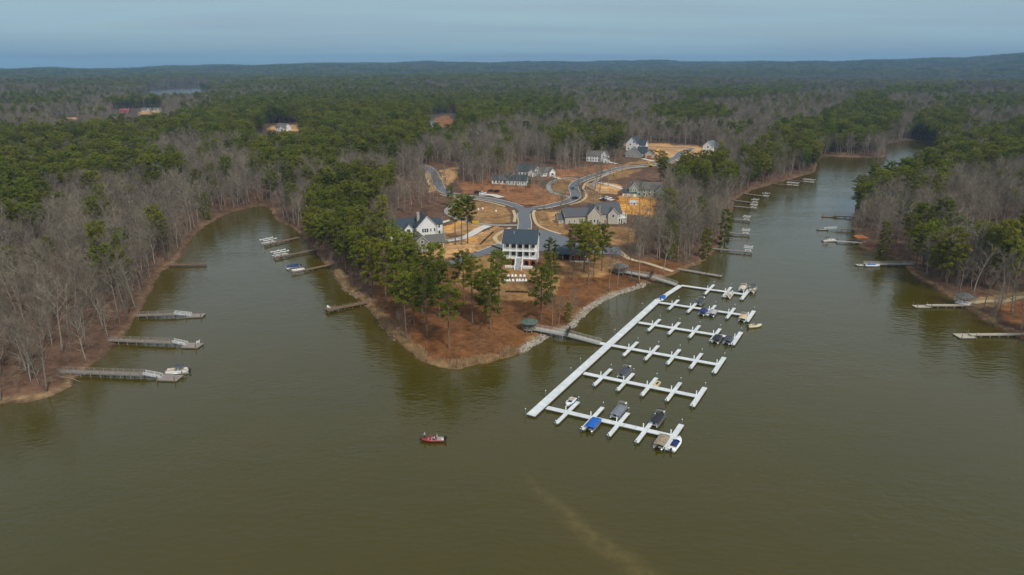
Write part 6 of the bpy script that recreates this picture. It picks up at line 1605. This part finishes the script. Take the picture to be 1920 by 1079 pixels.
# long-needled understory, dry grass and rocks along the shore: uncountable
def along(px_list, off0, off1, step, jit):
    L = smooth_line([W(*p)[:2] for p in px_list], step); T = np.gradient(L, axis=0); T /= np.linalg.norm(T, axis=1)[:, None]; N = np.stack([-T[:, 1], T[:, 0]], 1)
    return L, N
rs = np.random.RandomState(8)
def rock_band(name, lab, line_px, n_, wid, size, m):
    L = smooth_line([W(*p)[:2] for p in line_px], .5); k = rs.randint(0, len(L), n_); P = L[k] + rs.normal(0, .3, (n_, 2))
    P = P + rs.uniform(-1, 1, (n_, 2)) * wid
    sd = shore_sd(P[:, 0], P[:, 1]); ok = (sd > -.7) & (sd < wid * 1.2); P = P[ok]; Z = height(P[:, 0], P[:, 1])
    vv, ff, o = [], [], 0
    ico = np.array([(0, 0, 1), (.9, 0, .3), (.28, .85, .35), (-.72, .53, .3), (-.72, -.53, .4), (.28, -.85, .3), (.6, .5, -.5), (-.6, .1, -.5), (.2, -.7, -.5)])
    F_ = [(0, 1, 2), (0, 2, 3), (0, 3, 4), (0, 4, 5), (0, 5, 1), (1, 6, 2), (2, 6, 7), (2, 7, 3), (3, 7, 4), (4, 7, 8), (4, 8, 5), (5, 8, 1), (1, 8, 6)]
    for (x, y), z in zip(P, Z):
        s = size * rs.lognormal(0, .35); a = rs.uniform(0, 6.28); v = ico * np.array([1, rs.uniform(.6, 1), rs.uniform(.5, .8)]) * s * rs.uniform(.85, 1.15, ico.shape)
        c_, s_ = math.cos(a), math.sin(a); vv.append(np.stack([v[:, 0] * c_ - v[:, 1] * s_ + x, v[:, 0] * s_ + v[:, 1] * c_ + y, v[:, 2] + max(z, -.1) + s * .12], 1)); ff += [tuple(q + o for q in f) for f in F_]; o += len(ico)
    me = np_mesh(name, np.concatenate(vv), np.array(ff), m); ob = bpy.data.objects.new(name, me); C.objects.link(ob); return tag(ob, lab, 'rocks', None, 'stuff')
m_rip = mat('pale_riprap', (.31, .27, .22), .95, .35, .35); m_bank = mat('brown_bank_stone', (.20, .15, .105), .95, .35, .35)
rock_band('riprap_rocks', 'pale rock riprap edging the shore beside the marina', [(978, 659), (1000, 645), (1040, 628), (1075, 611), (1092, 594), (1110, 576), (1140, 560), (1180, 546), (1212, 534)], 3000, 1.7, .32, m_rip)
rock_band('bank_rocks', 'brown stones along the west edge of the peninsula', [(622, 506), (650, 545), (680, 565), (698, 587), (720, 617), (745, 642)], 420, 1.2, .3, m_bank)
m_dry = mat('dry_grass', (.34, .225, .115), .95, .3, .6)
def grass(name, lab, line_px, n_, lo, hi, hgt, m):
    L = smooth_line([W(*p)[:2] for p in line_px], .7); k = rs.randint(0, len(L), n_); P = L[k] + rs.uniform(-1, 1, (n_, 2)) * hi
    sd = shore_sd(P[:, 0], P[:, 1]); ok = (sd > lo) & (sd < hi) & (rs.uniform(0, 1, n_) > (sd / hi) ** 2) & (wob(P[:, 0], P[:, 1], 3.1) > -.6 + .5 * rs.uniform(0, 1, n_)); P = P[ok]; Z = height(P[:, 0], P[:, 1]); n2_ = len(P)
    a = rs.uniform(0, 6.28, n2_); h_ = hgt * rs.uniform(.5, 1.3, n2_); lean = rs.normal(0, .3, (n2_, 2)) * h_[:, None]; w_ = .10
    d = np.stack([np.cos(a), np.sin(a)], 1) * w_
    v = np.stack([np.column_stack([P - d, Z]), np.column_stack([P + d, Z]), np.column_stack([P + lean, Z + h_])], 1).reshape(-1, 3)
    me = np_mesh(name, v, np.arange(len(v)).reshape(-1, 3), m); ob = bpy.data.objects.new(name, me); C.objects.link(ob); return tag(ob, lab, 'grass', None, 'stuff')
grass('shore_grass', 'tall dry grass fringing the peninsula point', [(622, 506), (650, 545), (698, 587), (745, 642), (798, 680), (840, 691), (880, 688), (920, 681), (975, 662)], 60000, .2, 4.5, 1.0, m_dry)
grass('bank_grass', 'dry grass along the right bank', [(1751, 539), (1803, 575), (1845, 602), (1894, 627), (1930, 642)], 9000, .2, 3.0, .8, m_dry)
# fallen pale logs on the left bank shore, far masts
for lab, a, b_ in (('pale fallen log lying at the left bank point', (108, 706), (150, 716)), ('pale broken trunk leaning over the left bank slope', (104, 655), (150, 652))):
    p, q2 = Vector(W(*a, .8)), Vector(W(*b_, .5)); o = MB().tube([p, (p + q2) / 2 + Vector((0, .3, .15)), q2], [.22, .17, .08], 6).build('fallen_log', m_bark); tag(o, lab, 'log')
for lab, x, y, hh in (('thin lattice mast on the far right skyline', 1206, 152, 70), ('thin mast on the far left skyline', 305, 135, 90)):
    p = G(x, y); t_ = thing('radio_mast', lab, 'mast', p)
    for k in range(3): a = k * 2.094; MB().tube([(math.cos(a) * 1.5, math.sin(a) * 1.5, -2), (math.cos(a) * .5, math.sin(a) * .5, hh)], .22, 4).build('leg', m_galv, t_)
    br = MB()
    for z in np.arange(4, hh, 6.0):
        f = 1.5 - z / hh
        for k in range(3): a, b2 = k * 2.094, (k + 1) * 2.094; br.tube([(math.cos(a) * f, math.sin(a) * f, z), (math.cos(b2) * f, math.sin(b2) * f, z + 5)], .1, 3)
    br.build('bracing', m_galv, t_)
# ------------------------------------------------------------------ haze
hm = bpy.data.materials.new('haze_air'); hm.use_nodes = True
n = hm.node_tree.nodes; n.remove(n['Principled BSDF'])
pv = n.new('ShaderNodeVolumePrincipled')
pv.inputs['Color'].default_value = (0.27, 0.525, 0.85, 1)
pv.inputs['Density'].default_value = HAZE
pv.inputs['Anisotropy'].default_value = 0.0
hm.node_tree.links.new(pv.outputs[0], n['Material Output'].inputs['Volume'])
hb = MB().box((0, 6450, 127), (26000, 14400, 270)).build('haze', hm)
tag(hb, 'thin blue haze over the far woods', 'haze', None, 'stuff')
